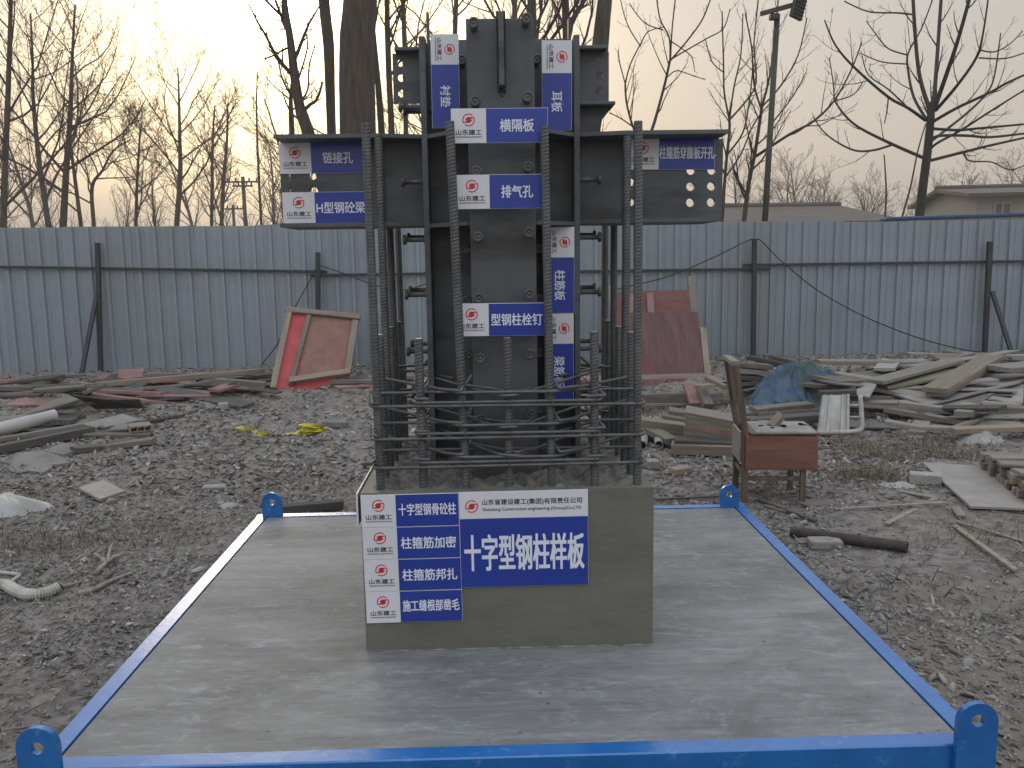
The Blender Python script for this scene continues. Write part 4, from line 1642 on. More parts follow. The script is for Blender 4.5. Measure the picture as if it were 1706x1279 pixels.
# left grove, hand placed trunks with generated crowns
cg = Cfg(n=(14, 8, 6, 4), depth=4, ratio=(.46, .50, .45, .45), t0=(.28, .2, .15, .15), ang=(52, 44, 42, 42), up=.13, wig=.13, minr=.0048, rr=.48)
for (lab, y, l, sd, kw) in (
        ('tall bare tree cut by the left edge of the photo', 26, px(Z5, (15, 1060, 11), (22, 800, 10), (38, 400, 8), (50, 0, 6), (55, -250, 3)), 31, {}),
        ('tall bare tree leaning slightly left near the left edge', 26, px(Z5, (228, 1060, 9), (182, 760, 8), (152, 450, 6), (150, 280, 4), (140, 60, 2.5)), 32, {}),
        ('largest bare tree with a broad crown near the left edge', 28, px(Z5, (288, 1060, 12), (305, 760, 10), (322, 540, 8), (332, 250, 5), (345, 20, 2.5)), 33, {}),
        ('pale slim trunk leaning left beside the largest bare tree', 27, px(Z5, (375, 1060, 7), (345, 830, 6), (318, 620, 4), (310, 540, 2)), 34, dict(n=(8, 6, 4, 2))),
        ('short forked bare tree right of the largest tree', 32, px(Z5, (432, 1060, 7), (422, 860, 6), (470, 780, 4), (520, 690, 3), (600, 640, 2)), 35, {}),
        ('low dark bare tree in the middle of the left gap', 34, px(Z5, (622, 1060, 6), (628, 850, 5), (636, 700, 4), (642, 590, 2)), 36, dict(n=(14, 8, 6, 4))),
        ('bare tree with an even fan of branches halfway along the left fence', 36, px(Z5, (808, 1060, 9), (826, 800, 8), (824, 640, 6), (820, 430, 3.5), (815, 310, 2)), 37, dict(ang=(42, 40, 40, 40))),
        ('thin bare tree left of the rounded crown by the side beam', 40, px(Z5, (970, 1060, 6), (972, 850, 5.5), (975, 650, 4), (985, 480, 2)), 38, dict(n=(12, 8, 6, 4), ratio=(.38, .45, .42, .4))),
        ('bare tree with a rounded crown closest to the left side beam', 38, px(Z5, (1014, 1060, 7), (1024, 850, 6), (1040, 650, 4.5), (1045, 470, 2)), 39, dict(ang=(56, 46, 42, 42))),
        ('very thin straight bare tree just left of the side beam', 34, px(Z5, (1200, 1060, 4.5), (1186, 800, 4), (1176, 500, 2.8), (1180, 330, 1.6)), 40, dict(n=(10, 4, 2), depth=3, ratio=(.12, .4, .4)))):
    d = dict(cg.__dict__)
    d.update(kw)
    tree('bare_tree', lab, GROVE, y, l, cfg=Cfg(**d), seed=sd)


# generic far trees: a few shapes, copied
def proto_tree(seed, h, cfg):
    rng = random.Random(seed)
    root = empty('far_tree', (0, 0, 0))
    p = curve_pts(Vector((0, 0, -.2)), Vector((rng.uniform(-.08, .08), 0, 1)), h, rng, .045, .03, 8)
    rs = [.018 * h * (1 - .85 * i / 8) for i in range(9)]
    m = MB()
    m.tube(p, rs, 6, False)
    m.build('trunk', M_BARK, root, True)
    c_ = MB()
    sprout(c_, p, rs[0], rs[-1], h, 0, cfg, rng)
    c_.build('crown', M_TWIG, root, True)
    return root


protos = [proto_tree(50, 8.5, Cfg(n=(16, 8, 5), ratio=(.42, .5, .42), t0=(.28, .2, .15), minr=.008, wig=.12)),
          proto_tree(51, 10.0, Cfg(n=(16, 8, 5), ratio=(.34, .5, .42), t0=(.35, .2, .15), minr=.008, ang=(35, 38, 40))),
          proto_tree(52, 7.0, Cfg(n=(18, 8, 5), ratio=(.5, .5, .42), t0=(.2, .2, .15), minr=.008, ang=(48, 42, 42), wig=.14))]
rt = random.Random(77)
far_left = [(-30, 34), (60, 52), (190, 56), (262, 58), (330, 66), (395, 60), (455, 64), (505, 48), (545, 44), (700, 36), (760, 42), (830, 44), (900, 38), (960, 42), (105, 66), (480, 56)]
for i, (u, y) in enumerate(far_left):
    p = protos[i % 3]
    o = p if i < 3 else dup(p)
    q = V(u, 400, y)
    o.location = (q.x, q.y, 0)
    o.rotation_euler = (0, 0, rt.uniform(0, 6.28))
    s = rt.uniform(.75, 1.1) * (1.0 if y < 60 else 1.15)
    o.scale = (s, s, s)
    tag(o, 'slim bare tree in the far twiggy row beyond the fence on the left', 'tree', 'far bare trees beyond the fence on the left')
far_right = [(1225, 45, .5), (1262, 52, .55), (1308, 55, .5), (1338, 50, .55), (1378, 52, .62), (1400, 60, .55), (1440, 62, .5), (1462, 48, .42), (1500, 58, .5), (1530, 70, .55), (1580, 60, .6), (1640, 50, .6), (1690, 46, .6), (1730, 50, .65), (1290, 47, .5), (1325, 62, .6), (1360, 58, .62), (1418, 50, .55), (1452, 54, .5), (1245, 60, .6), (1610, 66, .62), (1665, 60, .6)]
for i, (u, y, s) in enumerate(far_right):
    o = dup(protos[(0, 2, 2)[i % 3]])
    q = V(u, 400, y)
    o.location = (q.x, q.y, 0)
    o.rotation_euler = (0, 0, rt.uniform(0, 6.28))
    s *= rt.uniform(1.15, 1.5)
    o.scale = (s * 1.2, s * 1.2, s)
    tag(o, 'small bare tree in the far row behind the houses on the right', 'tree', 'far bare trees behind the houses on the right')

# a tangle of distant undergrowth
mb = MB()
ru = random.Random(91)
for i in range(900):
    u = ru.uniform(-60, 1000) if i < 560 else ru.uniform(1180, 1740)
    y = ru.uniform(38, 75)
    q = V(u, 400, y)
    h = ru.uniform(1.5, 4.5) if u < 1000 else ru.uniform(1.2, 3.2)
    pts = curve_pts(Vector((q.x, q.y, 0)), Vector((ru.gauss(0, .3), ru.gauss(0, .3), 1)), h, ru, .12, .05, 4)
    mb.tube(pts, [.022, .018, .014, .010, .007], 3, False)
    for k in range(6):
        p, d = along(pts, ru.uniform(.3, .95))
        mb.tube(curve_pts(p, d + Vector((ru.gauss(0, .7), ru.gauss(0, .7), .2)), h * ru.uniform(.15, .4), ru, .15, .05, 2), [.010, .008, .006], 3, False)
tag(mb.build('undergrowth', M_TWIG), kind='stuff')

# ------------------------------------------------------------------ poles
def utility_pole(lab, u, vt, y, w, arms):
    t = V(u, vt, y)
    root = empty('utility_pole', (t.x, t.y, 0))
    tag(root, lab, 'utility pole', 'utility poles beyond the left fence')
    m = MB()
    m.tube([(0, 0, -.1), (0, 0, t.z)], [w * .6, w * .45], 8)
    m.build('pole', M_POLE, root, True)
    for dv, half in arms:
        z = V(u, vt + dv, y).z
        m = MB()
        m.box((0, -w * .6, z), (half * 2, .08, .09), .01)
        ca = m.build('crossarm', M_POLE, root)
        for s in (-.85, -.4, .4, .85):
            mi_ = MB()
            mi_.tube([(s * half, -w * .6, z + .04), (s * half, -w * .6, z + .2)], [.04, .05], 6)
            mi_.build('insulator', M_POLE, ca, True)


utility_pole('taller utility pole with two crossarms left of the side beam', 404.5, 294, 48, .22, ((9, .9), (16, .55)))
utility_pole('shorter utility pole with one crossarm left of the taller pole', 388, 341, 55, .2, ((7, .75),))

# lamp post with solar flood light
YL = 15.5
base = V(1274, 372, YL)
top = V(1295, 24, YL)
d = (base - top).normalized()
b = base + d * (base.z / -d.z)
lamp = empty('lamp_post', (b.x, b.y, 0))
tag(lamp, 'dark lamp pole with a tilted flood light beyond the fence on the right', 'street lamp')
LB = (b.x, b.y, 0)
mb = MB()
mb.tube([b, top], [.058, .05], 12)
build_rel(mb, 'pole', M_POLE, lamp, LB, True)
a0, a1 = V(1267, 23, YL - .07), V(1336, 4, YL - .07)
mb = MB()
mb.box((0, 0, 0), ((a1 - a0).length, .06, .075), .006, frame_from(a0, a1))
build_rel(mb, 'arm', M_POLE, lamp, LB)
mb = MB()
c0 = V(1290, 28, YL - .02)
mb.box(c0, (.16, .13, .10), .015)
build_rel(mb, 'clamp', M_POLE, lamp, LB)
hp, hq = V(1325, 31, YL - .1), V(1335, -8, YL - .1)
M = frame_from(hp, hq, (.35, -.75, -.25))
mb = MB()
mb.box((0, 0, 0), ((hq - hp).length, .27, .07), .012, M)
for k in range(7):
    mb.box((-.18 + k * .06, 0, .045), (.012, .24, .03), .002, M)
hd = build_rel(mb, 'flood_light', M_POLE, lamp, LB)
mb = MB()
mb.box((0, 0, -.038), ((hq - hp).length * .86, .22, .006), 0, M)
build_rel(mb, 'lens', M_LAMPGLASS, hd, LB)


# ------------------------------------------------------------------ houses
def house(label, A, ang, L, D, hw, hr, ov, wins, hip=False):
    root = empty('house', A, ang)
    tag(root, label, 'house')
    m = MB()
    # walls as one shell: front (y=0), back (y=D), gables
    m.add([(0, 0, -.2), (L, 0, -.2), (L, D, -.2), (0, D, -.2), (0, 0, hw), (L, 0, hw), (L, D, hw), (0, D, hw), (0, D / 2, hr - .08), (L, D / 2, hr - .08)],
          [(0, 1, 5, 4), (2, 3, 7, 6), (3, 0, 4, 8, 7), (1, 2, 6, 9, 5)])
    wl = m.build('wall', M_WALL, root)
    r = MB()
    e = ov
    x0, x1 = -e, L + e
    rx0, rx1 = (x0, x1) if not hip else (x0 + D * .12, x1 - D * .12)
    sl_ = (hr - hw) / (D / 2)
    ze = hw - e * sl_ + .1
    A_ = [(x0, -e, ze), (x1, -e, ze), (rx1, D / 2, hr + .1), (rx0, D / 2, hr + .1)]
    B_ = [(x1, D + e, ze), (x0, D + e, ze), (rx0, D / 2, hr + .1), (rx1, D / 2, hr + .1)]
    r.slab(A_, .12)
    r.slab(B_, .12)
    if hip:
        r.slab([(x0, D + e, ze), (x0, -e, ze), (rx0, D / 2, hr + .1)], .12)
        r.slab([(x1, -e, ze), (x1, D + e, ze), (rx1, D / 2, hr + .1)], .12)
    for k in range(int(L / .9)):
        pass
    rf_ = r.build('roof', M_ROOF, root)
    rg = MB()
    rg.tube([(rx0, D / 2, hr + .13), (rx1, D / 2, hr + .13)], .11, 8)
    rg.build('ridge', M_ROOF, rf_, True)
    for (xa, xb, za, zb) in wins:
        w_ = MB()
        t = .07
        for bx in (((xa + xb) / 2, -.02, za + t / 2, xb - xa, t), ((xa + xb) / 2, -.02, zb - t / 2, xb - xa, t)):
            w_.box((bx[0], bx[1], bx[2]), (bx[3], .06, bx[4]), .005)
        for xx in (xa + t / 2, (xa + xb) / 2, xb - t / 2):
            w_.box((xx, -.02, (za + zb) / 2), (t, .06, zb - za - 2 * t), .005)
        wi = w_.build('window', M_WALL, root)
        g = MB()
        g.box(((xa + xb) / 2, -.006, (za + zb) / 2), (xb - xa - t, .01, zb - za - t), 0)
        g.build('pane', M_GLASS, wi)
    return root


e0 = V(1215, 366, 30)
e1 = V(1512, 361.5, 30)
hz = V(1400, 362, 30).z
house('low house with a brown hipped roof just above the fence on the right', Vector((e0.x + .3, 30.4, 0)), 0, e1.x - e0.x - .6, 7.0, hz - .15, V(1400, 340, 33.5).z - .12, .35, [(1.0, 2.2, 1.0, 2.1), (3.6, 4.8, 1.0, 2.1)], True)
e0 = V(1609, 336, 31)
ze = e0.z
house('grey walled house with a brown roof and windows at the right edge', Vector((e0.x + .4, 31, 0)), RAD(-12), 9.0, 7.5, ze + .22, V(1640, 317, 35).z - .05, .4,
      [(.55, 1.15, ze - 1.1, ze - .02), (1.7, 2.3, ze - 1.1, ze - .02), (3.2, 4.6, ze - 1.1, ze - .02)])
# low wall with blue coping beyond the fence
w0, w1 = V(1480, 367, 14.0), V(1760, 357.5, 14.0)
wall = empty('boundary_wall', ((w0.x + w1.x) / 2, 14.0, 0))
tag(wall, 'low wall with a blue coping showing just above the fence at the right', 'wall')
mb = MB()
n = Vector((0, .18, 0))
mb.add([w0 * 1, w1 * 1, w1 + n, w0 + n] + [Vector((p.x, p.y, -.1)) for p in (w0, w1, w1 + n, w0 + n)], [(0, 1, 2, 3), (4, 5, 1, 0), (6, 7, 3, 2), (5, 6, 2, 1), (7, 4, 0, 3)])
build_rel(mb, 'wall', M_WALL, wall, wall.location)
mb = MB()
mb.box((0, 0, .028), ((w1 - w0).length + .1, .26, .05), .01, frame_from(w0 + n / 2, w1 + n / 2))
build_rel(mb, 'coping', M_COPING, wall, wall.location)

# ------------------------------------------------------------------ yard clutter
def E(u, v, h=0.0):
    """Point h above the modelled ground, read off photo pixel (u, v)."""
    z = h
    for _ in range(5):
        p = G(u, v, z)
        z = gh(p.x, p.y) + h
    return G(u, v, z)


def board(a, b, w, t, m, label, name='board', cat='board', group=None, roll=0.0, warp=0.0, seed=0):
    """Board from point a to point b (3-D), w wide, t thick, long axis local X, slightly worn and warped."""
    rg = random.Random(seed or hash((round(a.x, 3), round(b.x, 3))))
    L = (b - a).length
    M = frame_from(a, b) @ Matrix.Rotation(RAD(roll), 4, 'X')
    n = max(2, int(L / .25))
    ch = min(.004, t * .25)
    mb = MB()
    vs, fs = [], []
    prof = [(-w / 2 + ch, -t / 2), (w / 2 - ch, -t / 2), (w / 2, -t / 2 + ch), (w / 2, t / 2 - ch), (w / 2 - ch, t / 2), (-w / 2 + ch, t / 2), (-w / 2, t / 2 - ch), (-w / 2, -t / 2 + ch)]
    wp = warp * rg.choice((-1, 1))
    sk0, sk1 = rg.uniform(-.06, .06) * w, rg.uniform(-.06, .06) * w
    for i in range(n + 1):
        s = i / n
        zz = wp * (4 * s * (1 - s) - .5)
        yy = .15 * wp * math.sin(3 * s)
        for (y, z) in prof:
            e = (sk0 if i == 0 else sk1 if i == n else 0) * (y / (w / 2))
            vs.append((-L / 2 + L * s + e, y + yy + (rg.uniform(-.002, .002) if 0 < i < n else 0), z + zz))
    for i in range(n):
        for k in range(8):
            l = (k + 1) % 8
            fs.append((i * 8 + k, i * 8 + l, (i + 1) * 8 + l, (i + 1) * 8 + k))
    fs.append(tuple(range(8))[::-1])
    fs.append(tuple(range(n * 8, n * 8 + 8)))
    mb.add(vs, fs)
    o = mb.build(name, m, None, False, M)
    return tag(o, label, cat, group)


def sheet(pts, t, m, label, name='plywood_sheet', cat='sheet', group=None):
    c = sum((Vector(p) for p in pts), Vector()) / len(pts)
    mb = MB()
    mb.slab([Vector(p) - c for p in pts], t)
    o = mb.build(name, m)
    o.location = c
    return tag(o, label, cat, group)


def brick(p, s, rz, m, label, tilt=0.0, name='brick', group=None):
    mb = MB()
    mb.box((0, 0, s[2] / 2), s, .006)
    rg = random.Random(int(p.x * 977))
    mb.v = [(a + rg.uniform(-.002, .002), b + rg.uniform(-.002, .002), c + rg.uniform(-.002, .002)) for a, b, c in mb.v]
    o = mb.build(name, m)
    o.location = p
    o.rotation_euler = (RAD(tilt), RAD(tilt * .5), RAD(rz))
    return tag(o, label, 'brick' if 'brick' in name else name.replace('_', ' '), group)


# ---- chair
P = E(1237, 838)
seat_z = V(1290, 722, P.y).z - P.z
top_z = V(1219, 606, P.y).z - P.z
ab_z = V(1290, 781, P.y).z - P.z
chair = empty('chair', P, RAD(-6.5))
tag(chair, 'old brown wooden chair with a boxed seat standing behind the platform', 'chair')
W_, D_ = .405, .37


def cpart(name, m, *boxes, parent=None):
    mb = MB()
    for b in boxes:
        if len(b) == 2:
            mb.box(b[0], b[1], .003)
        else:
            mb.box((0, 0, 0), b[1], .003, b[2])
    return mb.build(name, m, parent or chair)


lt = .034
for (x, y) in ((W_ - .035, .02), (W_ - .035, D_ - .02)):
    cpart('leg', M_CHAIRDK, ((x, y, (seat_z - .02) / 2 - .02), (lt, lt, seat_z - .02 + .04)))
lean = -.072
for y in (.02, D_ - .02):
    a, b, c_ = Vector((.012, y, -.03)), Vector((.012, y, seat_z)), Vector((.012 + lean, y, top_z - .02))
    mb = MB()
    mb.box((0, 0, 0), ((b - a).length, lt, lt + .004), .003, frame_from(a, b, (1, 0, 0)))
    mb.box((0, 0, 0), ((c_ - b).length + .02, lt - .004, lt + .006), .003, frame_from(b, c_, (1, 0, 0)))
    mb.build('back_post', M_CHAIRDK, chair)
b, c_ = Vector((.012, D_ / 2, seat_z)), Vector((.012 + lean, D_ / 2, top_z))
cpart('top_rail', M_WOODPALE, ((.012 + lean, D_ / 2, top_z), (.05, D_ - .02, .03)))
M = frame_from(b + (c_ - b) * .38, b + (c_ - b) * .93, (1, 0, 0))
mb = MB()
mb.box((0, 0, 0), ((c_ - b).length * .55, D_ - .075, .012), .002, M)
mb.build('back_panel', M_CHAIRDK, chair)
ah = seat_z - ab_z
cpart('apron', M_CHAIR, (((W_ + .03) / 2 + .012, -.006, ab_z + ah / 2 - .004), (W_ + .035, .016, ah - .01)))
cpart('apron', M_CHAIR, (((W_ + .03) / 2 + .012, D_ + .006, ab_z + ah / 2 - .004), (W_ + .035, .016, ah - .01)))
cpart('apron', M_WOODPALE, ((-.012, D_ / 2, ab_z + ah / 2 + .02), (.014, D_ - .075, ah - .03)))
cpart('apron', M_CHAIR, ((W_ + .025, D_ / 2, ab_z + ah / 2), (.014, D_ + .0, ah - .014)))
cpart('stretcher', M_CHAIRDK, ((W_ / 2 - .01, .02, ab_z * .72), (W_ - .08, .02, .026)))
cpart('stretcher', M_CHAIRDK, ((W_ / 2 - .01, D_ - .02, ab_z * .72), (W_ - .08, .02, .026)))
cpart('stretcher', M_CHAIRDK, ((.012, D_ / 2, ab_z * .8), (.02, D_ - .07, .026)))
mb = MB()
mb.box(((W_ + .03) / 2 + .03, D_ / 2, seat_z + .0035), (W_ + .02, D_ + .04, .013), .003)
seat = mb.build('seat', M_CHAIRDK, chair)
mb = MB()
N = 26
vs, fs = [], []
for j in range(N):
    for i in range(N):
        x, y = .075 + (W_ - .035) * i / (N - 1), -.004 + (D_ + .008) * j / (N - 1)
        e = min(i, j, N - 1 - i, N - 1 - j)
        z = .0108 + (.012 * float(vnoise(x * 3, y * 3, 7)) + .010 + .012 * float(vnoise(x, y, 31))) * min(1, e / 3)
        vs.append((x, y, seat_z + z))
for j in range(N - 1):
    for i in range(N - 1):
        if vnoise(i * .1, j * .1, 2.2) < .33:
            fs.append((j * N + i, j * N + i + 1, (j + 1) * N + i + 1, (j + 1) * N + i))
mb.add(vs, fs)
mb.build('seat_cover', M_SEAT, seat, True)
q = chair.location + Matrix.Rotation(RAD(-6.5), 3, 'Z') @ Vector((.235, .16, seat_z + .052))
ob = board(q + Vector((-.04, .0, -.035)), q + Vector((.035, .03, .035)), .05, .048, M_WOODTAN, 'short wood offcut lying on the seat of the chair', 'wood_offcut', 'offcut', roll=20, seed=4)

# ---- leaning red panels
def lean_panel(corners, label, pieces):
    """corners TL, TR, BR, BL in 3-D; pieces: (name, material, s0, t0, s1, t1, width, thick, lift) strips or None width for fields."""
    TL, TR, BR, BL = [Vector(c) for c in corners]
    nr = (TR - TL).cross(BL - TL).normalized()
    if nr.y > 0:
        nr = -nr
    base = (BL + BR) / 2
    base.z = gh(base.x, base.y)
    root = empty('formwork_panel', base)
    tag(root, label, 'panel')

    def pt(s, t):
        return (TL * (1 - s) + TR * s) * (1 - t) + (BL * (1 - s) + BR * s) * t
    for (name, m, s0, t0, s1, t1, w, th, lift) in pieces:
        mb = MB()
        if w is None:
            q = [pt(s0, t0), pt(s1, t0), pt(s1, t1), pt(s0, t1)]
            vs = [p + nr * lift for p in q] + [p + nr * (lift - th) for p in q]
            mb.add(vs, [(0, 3, 2, 1), (4, 5, 6, 7), (0, 1, 5, 4), (1, 2, 6, 5), (2, 3, 7, 6), (3, 0, 4, 7)])
            build_rel(mb, name, m, root, base)
        else:
            a, b = pt(s0, t0) + nr * (lift + th / 2), pt(s1, t1) + nr * (lift + th / 2)
            mb.box((0, 0, 0), ((b - a).length, w, th), .004)
            o = mb.build(name, m, root)
            Mx = frame_from(a, b, nr)
            Mx.translation -= Vector(base)
            o.matrix_local = Mx
    return root


pb = E(450, 650)
yb = pb.y
lean_panel([V(478, 516, yb + .9), V(599, 527, yb + .9), V(581, 650, yb + .12), V(449, 650, yb)],
           'leaning red and brown formwork panel with a wooden frame on the left',
           [('face', M_REDBOARD, .02, .02, .33, .99, None, .015, 0), ('plywood_face', M_BROWNPLY, .331, .02, .99, .84, None, .015, 0),
            ('face', M_REDBOARD, .331, .842, .80, .99, None, .015, 0),
            ('stud', M_WOODTAN, .045, .02, .045, .99, .075, .045, .0005), ('stud', M_WOODGREY, .32, .06, .26, .95, .06, .04, .0005), ('stud', M_WOODTAN, .955, .08, .955, .80, .075, .045, .0005),
            ('rail', M_WOODTAN, -.01, .015, 1.02, .03, .08, .048, .0008), ('rail', M_WOODTAN, .235, .92, .99, .80, .075, .045, .0455)])
pb = E(1060, 640)
yb = pb.y
lean_panel([V(1024, 486, yb + 1.3), V(1150, 482, yb + 1.3), V(1166, 660, yb + .5), V(1030, 660, yb + .5)],
           'faded red formwork board standing behind the stained dark red panel',
           [('face', M_REDBACK, .0, .0, 1, 1, None, .015, 0), ('stud', M_PALERED, .20, .03, .20, .6, .10, .035, .0005), ('stud', M_PALERED, .46, .03, .46, .6, .09, .035, .0005),
            ('stud', M_WOODGREY, 1.03, -.13, 1.03, .7, .10, .045, -.04), ('stud', M_WOODTAN, -.05, -.06, -.03, .95, .06, .045, -.02)])
lean_panel([V(1038, 520, yb + .75), V(1163, 520, yb + .75), V(1172, 625, yb + .1), V(1046, 629, yb + .1)],
           'stained dark red formwork panel leaning on the right of the column',
           [('face', M_REDWORN, 0, 0, 1, 1, None, .018, 0), ('stud', M_WOODTAN, 1.045, .26, 1.06, 1.08, .075, .045, -.03), ('rail', M_WOODTAN, .02, 1.02, 1.03, 1.02, .075, .05, -.02)])
lean_panel([V(1060, 632, yb - .02), V(1168, 632, yb - .02), V(1175, 668, yb - .25), V(1040, 668, yb - .25)],
           'dusty red sheet resting low below the stained panel', [('face', M_REDWORN, 0, 0, 1, 1, None, .015, 0)])

lb = 'lying in the clutter by the leaning red panels right of the column'
Bd = lambda a, b, *r, **k: board(E(*a), E(*b), *r, **k)
Bd((1050, 664, .10), (1148, 661, .10), .10, .09, M_WOODGREY, 'thick grey beam lying flat just below the dusty red sheet', cat='beam', name='beam')
Bd((1055, 675, .04), (1150, 671, .04), .10, .03, M_WOODPALE, 'pale batten under the thick grey beam by the red sheet')
Bd((1146, 640, .22), (1158, 674, .05), .11, .045, M_PALERED, 'pinkish short board propped upright against the beam by the red panels', roll=0)
Bd((1168, 650, .18), (1180, 676, .05), .11, .06, M_WOODGREY, 'short weathered block propped beside the pinkish board', name='block', cat='block')
Bd((1162, 645, .25), (1186, 642, .25), .09, .04, M_WOODTAN, 'small tan offcut balanced above the propped blocks', name='wood_offcut', cat='offcut')
Bd((1172, 662, .1), (1198, 660, .1), .11, .08, M_WOODGREY, 'stubby grey beam end right of the propped blocks', name='beam', cat='beam')
Bd((1180, 629, .25), (1212, 645, .2), .10, .05, M_WOODTAN, 'tan plank sticking out diagonally left of the chair back')
# neat stacks in front of the chair
st0 = 'planks stacked left of the chair'
labs = ['topmost', 'second', 'third', 'fourth', 'bottom']
mts = [M_WOODGREY, M_WOODMOSS, M_PALERED, M_WOODGREY, M_WOODMOSS]
for k in range(5):
    a = E(1141, 741, 0)
    h = .28 - k * .055
    A = V(1141.5, 684.5 + 9.2 * k, a.y)
    B = V(1222, 700 + 8.4 * k, a.y - .12)
    board(A, B, .30, .046, mts[k], labs[k] + ' plank of the five layer stack behind the left of the chair', 'plank', 'plank', st0, roll=0, seed=60 + k)
for k, (u0, v0, u1, v1, m) in enumerate(((1114, 683, 1141, 687, M_WOODGREY), (1103, 691, 1141, 697, M_WOODGREY), (1088, 699, 1140, 706, M_PALERED))):
    a = E(1110, 728, 0)
    board(V(u0, v0 + 2, a.y + .35 - .1 * k), V(u1, v1 + 2, a.y + .32 - .1 * k), .22, .05, m, ('uppermost', 'middle', 'lower')[k] + ' short plank of the three layers left of the five layer stack', 'plank', 'plank', st0, seed=70 + k)
a = E(1100, 726, .05)
board(V(1066, 704, a.y + .1), V(1139, 714, a.y + .05), .16, .085, M_WOODMOSS, 'greenish thick plank lying left of the five layer stack', 'plank', 'plank', st0, seed=75)
Bd((1073, 711, .10), (1121, 735, .06), .12, .05, M_WOODMOSS, 'greenish plank slanting toward the camera above the pipe ends', 'plank', 'plank', st0)
Bd((1119, 745, .045), (1225, 749, .045), .16, .08, M_WOODTAN, 'orange tinted plank lying on the ground below the five layer stack', 'plank', 'plank', st0)
Bd((1124, 732, .09), (1222, 737, .09), .2, .03, M_WOODDARK, 'dark flat board under the five layer stack', 'plank', 'plank', st0)
for k, (u0, v0, u1, v1, r) in enumerate(((1069, 742, 1076, 716, .040), (1098, 741, 1094, 722, .034), (1107, 741, 1103, 722, .030))):
    a, b = E(u0, v0, r), E(u1, v1, r)
    d = (b - a).normalized()
    mb = MB()
    n = 16
    b = a + d * .9
    c0 = a
    mb.tube([Vector((0, 0, 0)), b - a], [r, r], n, False)
    mb.tube([b - a, Vector((0, 0, 0))], [r * .86, r * .86], n, False)
    x_ = d.orthogonal().normalized()
    y_ = d.cross(x_)
    ringv = [(x_ * math.cos(2 * math.pi * i / n) + y_ * math.sin(2 * math.pi * i / n)) for i in range(n)]
    mb.add([p * r for p in ringv] + [p * r * .86 for p in ringv], [(i, (i + 1) % n, (i + 1) % n + n, i + n) for i in range(n)])
    o = mb.build('pipe', M_GREYPIPE, None, True)
    o.location = a
    tag(o, ('thickest grey pipe end poking out under the greenish plank, nearest the rebars', 'middle grey pipe end poking out under the greenish plank', 'thinnest grey pipe end poking out under the greenish plank')[k], 'pipe', 'grey pipe ends under the planks')

# ---- the big pile on the right
def pile(n, umin, umax, vmin, vmax, hmax, label, group, mats, seed, lmin=.6, lmax=1.7, wmin=.07, wmax=.22):
    rg = random.Random(seed)
    for i in range(n):
        u = rg.uniform(umin, umax)
        v = rg.uniform(vmin, vmax)
        hh = hmax * (1 - abs(2 * (v - vmin) / (vmax - vmin) - .8)) * rg.uniform(.2, .9)
        c = E(u, v, max(.02, hh))
        a = rg.gauss(0, .5)
        L = rg.uniform(lmin, lmax)
        d = Vector((math.cos(a), math.sin(a), rg.gauss(0, .06)))
        board(c - d * L / 2, c + d * L / 2, rg.uniform(wmin, wmax), rg.uniform(.015, .05), rg.choice(mats), label, 'board', 'board', group, roll=rg.gauss(0, 9), warp=rg.uniform(0, .02), seed=seed * 100 + i)


GR = 'weathered boards in the pile against the fence on the right'
pile(26, 1430, 1760, 655, 712, .13, 'weathered board buried in the jumbled pile against the fence on the right', GR, [M_WOODGREY, M_WOODGREY, M_WOODDARK, M_WOODPALE, M_WOODDARK], 5)
pile(16, 1400, 1740, 612, 668, .30, 'wide grey board lying flat among the sheets of the right hand pile', 'wide boards among the sheets of the right hand pile', [M_WOODGREY, M_PLY, M_WOODGREY, M_WOODDARK, M_WOODPALE], 15, .7, 1.5, .18, .36)
pile(16, 1485, 1760, 588, 614, .42, 'grey board at the back of the right hand pile against the fence', 'boards at the back of the right hand pile', [M_WOODGREY, M_PLY, M_WOODGREY, M_WOODDARK, M_WOODPALE], 25, .9, 1.9, .12, .32)
pile(16, 1215, 1400, 618, 668, .16, 'grey board in the low heap around the blue tarp', 'boards in the low heap around the blue tarp', [M_WOODGREY, M_WOODDARK, M_WOODMOSS], 6, .4, 1.0)
Yp = lambda u, v, y: V(u, v, y)
board(Yp(1557, 650, 8.1), Yp(1653, 594, 9.6), .235, .045, M_WOODTAN, 'broad thick tan board lying diagonally on top of the right hand pile', 'plank', 'plank', seed=81)
board(Yp(1560, 657, 8.1), Yp(1650, 604, 9.5), .20, .04, M_WOODGREY, 'thick board directly under the broad tan board on the pile', 'plank', 'plank', seed=82)
board(Yp(1458, 636, 8.5), Yp(1592, 600, 9.3), .21, .035, M_WOODPALE, 'pale plank sloping up to the right behind the broad tan board', 'plank', 'plank', seed=83)
board(Yp(1462, 643, 8.6), Yp(1605, 618, 9.0), .30, .03, M_WOODMOSS, 'greenish wide board under the pale sloping plank', 'plank', 'plank', seed=84)
sheet([Yp(1474, 651, 8.6), Yp(1546, 674, 7.9), Yp(1698, 636, 8.6), Yp(1716, 622, 9.3), Yp(1592, 622, 9.5)], .018, M_PLY, 'large bent grey plywood sheet lying under the broad tan board')
sheet([Yp(1474, 655, 8.7), Yp(1492, 676, 8.2), Yp(1560, 676, 8.0), Yp(1560, 660, 8.7)], .016, M_PLY, 'pale plywood edge showing under the left of the bent sheet')
sheet([Yp(1556, 676, 8.0), Yp(1704, 670, 8.0), Yp(1706, 640, 8.7), Yp(1600, 655, 8.7)], .016, M_PLY, 'dark shaded plywood sheet below the bent grey sheet')
board(Yp(1660, 614, 8.9), Yp(1745, 607, 9.1), .34, .05, M_WOODPALE, 'wide pale board cut by the right edge at the top of the pile', 'plank', 'plank', seed=85)
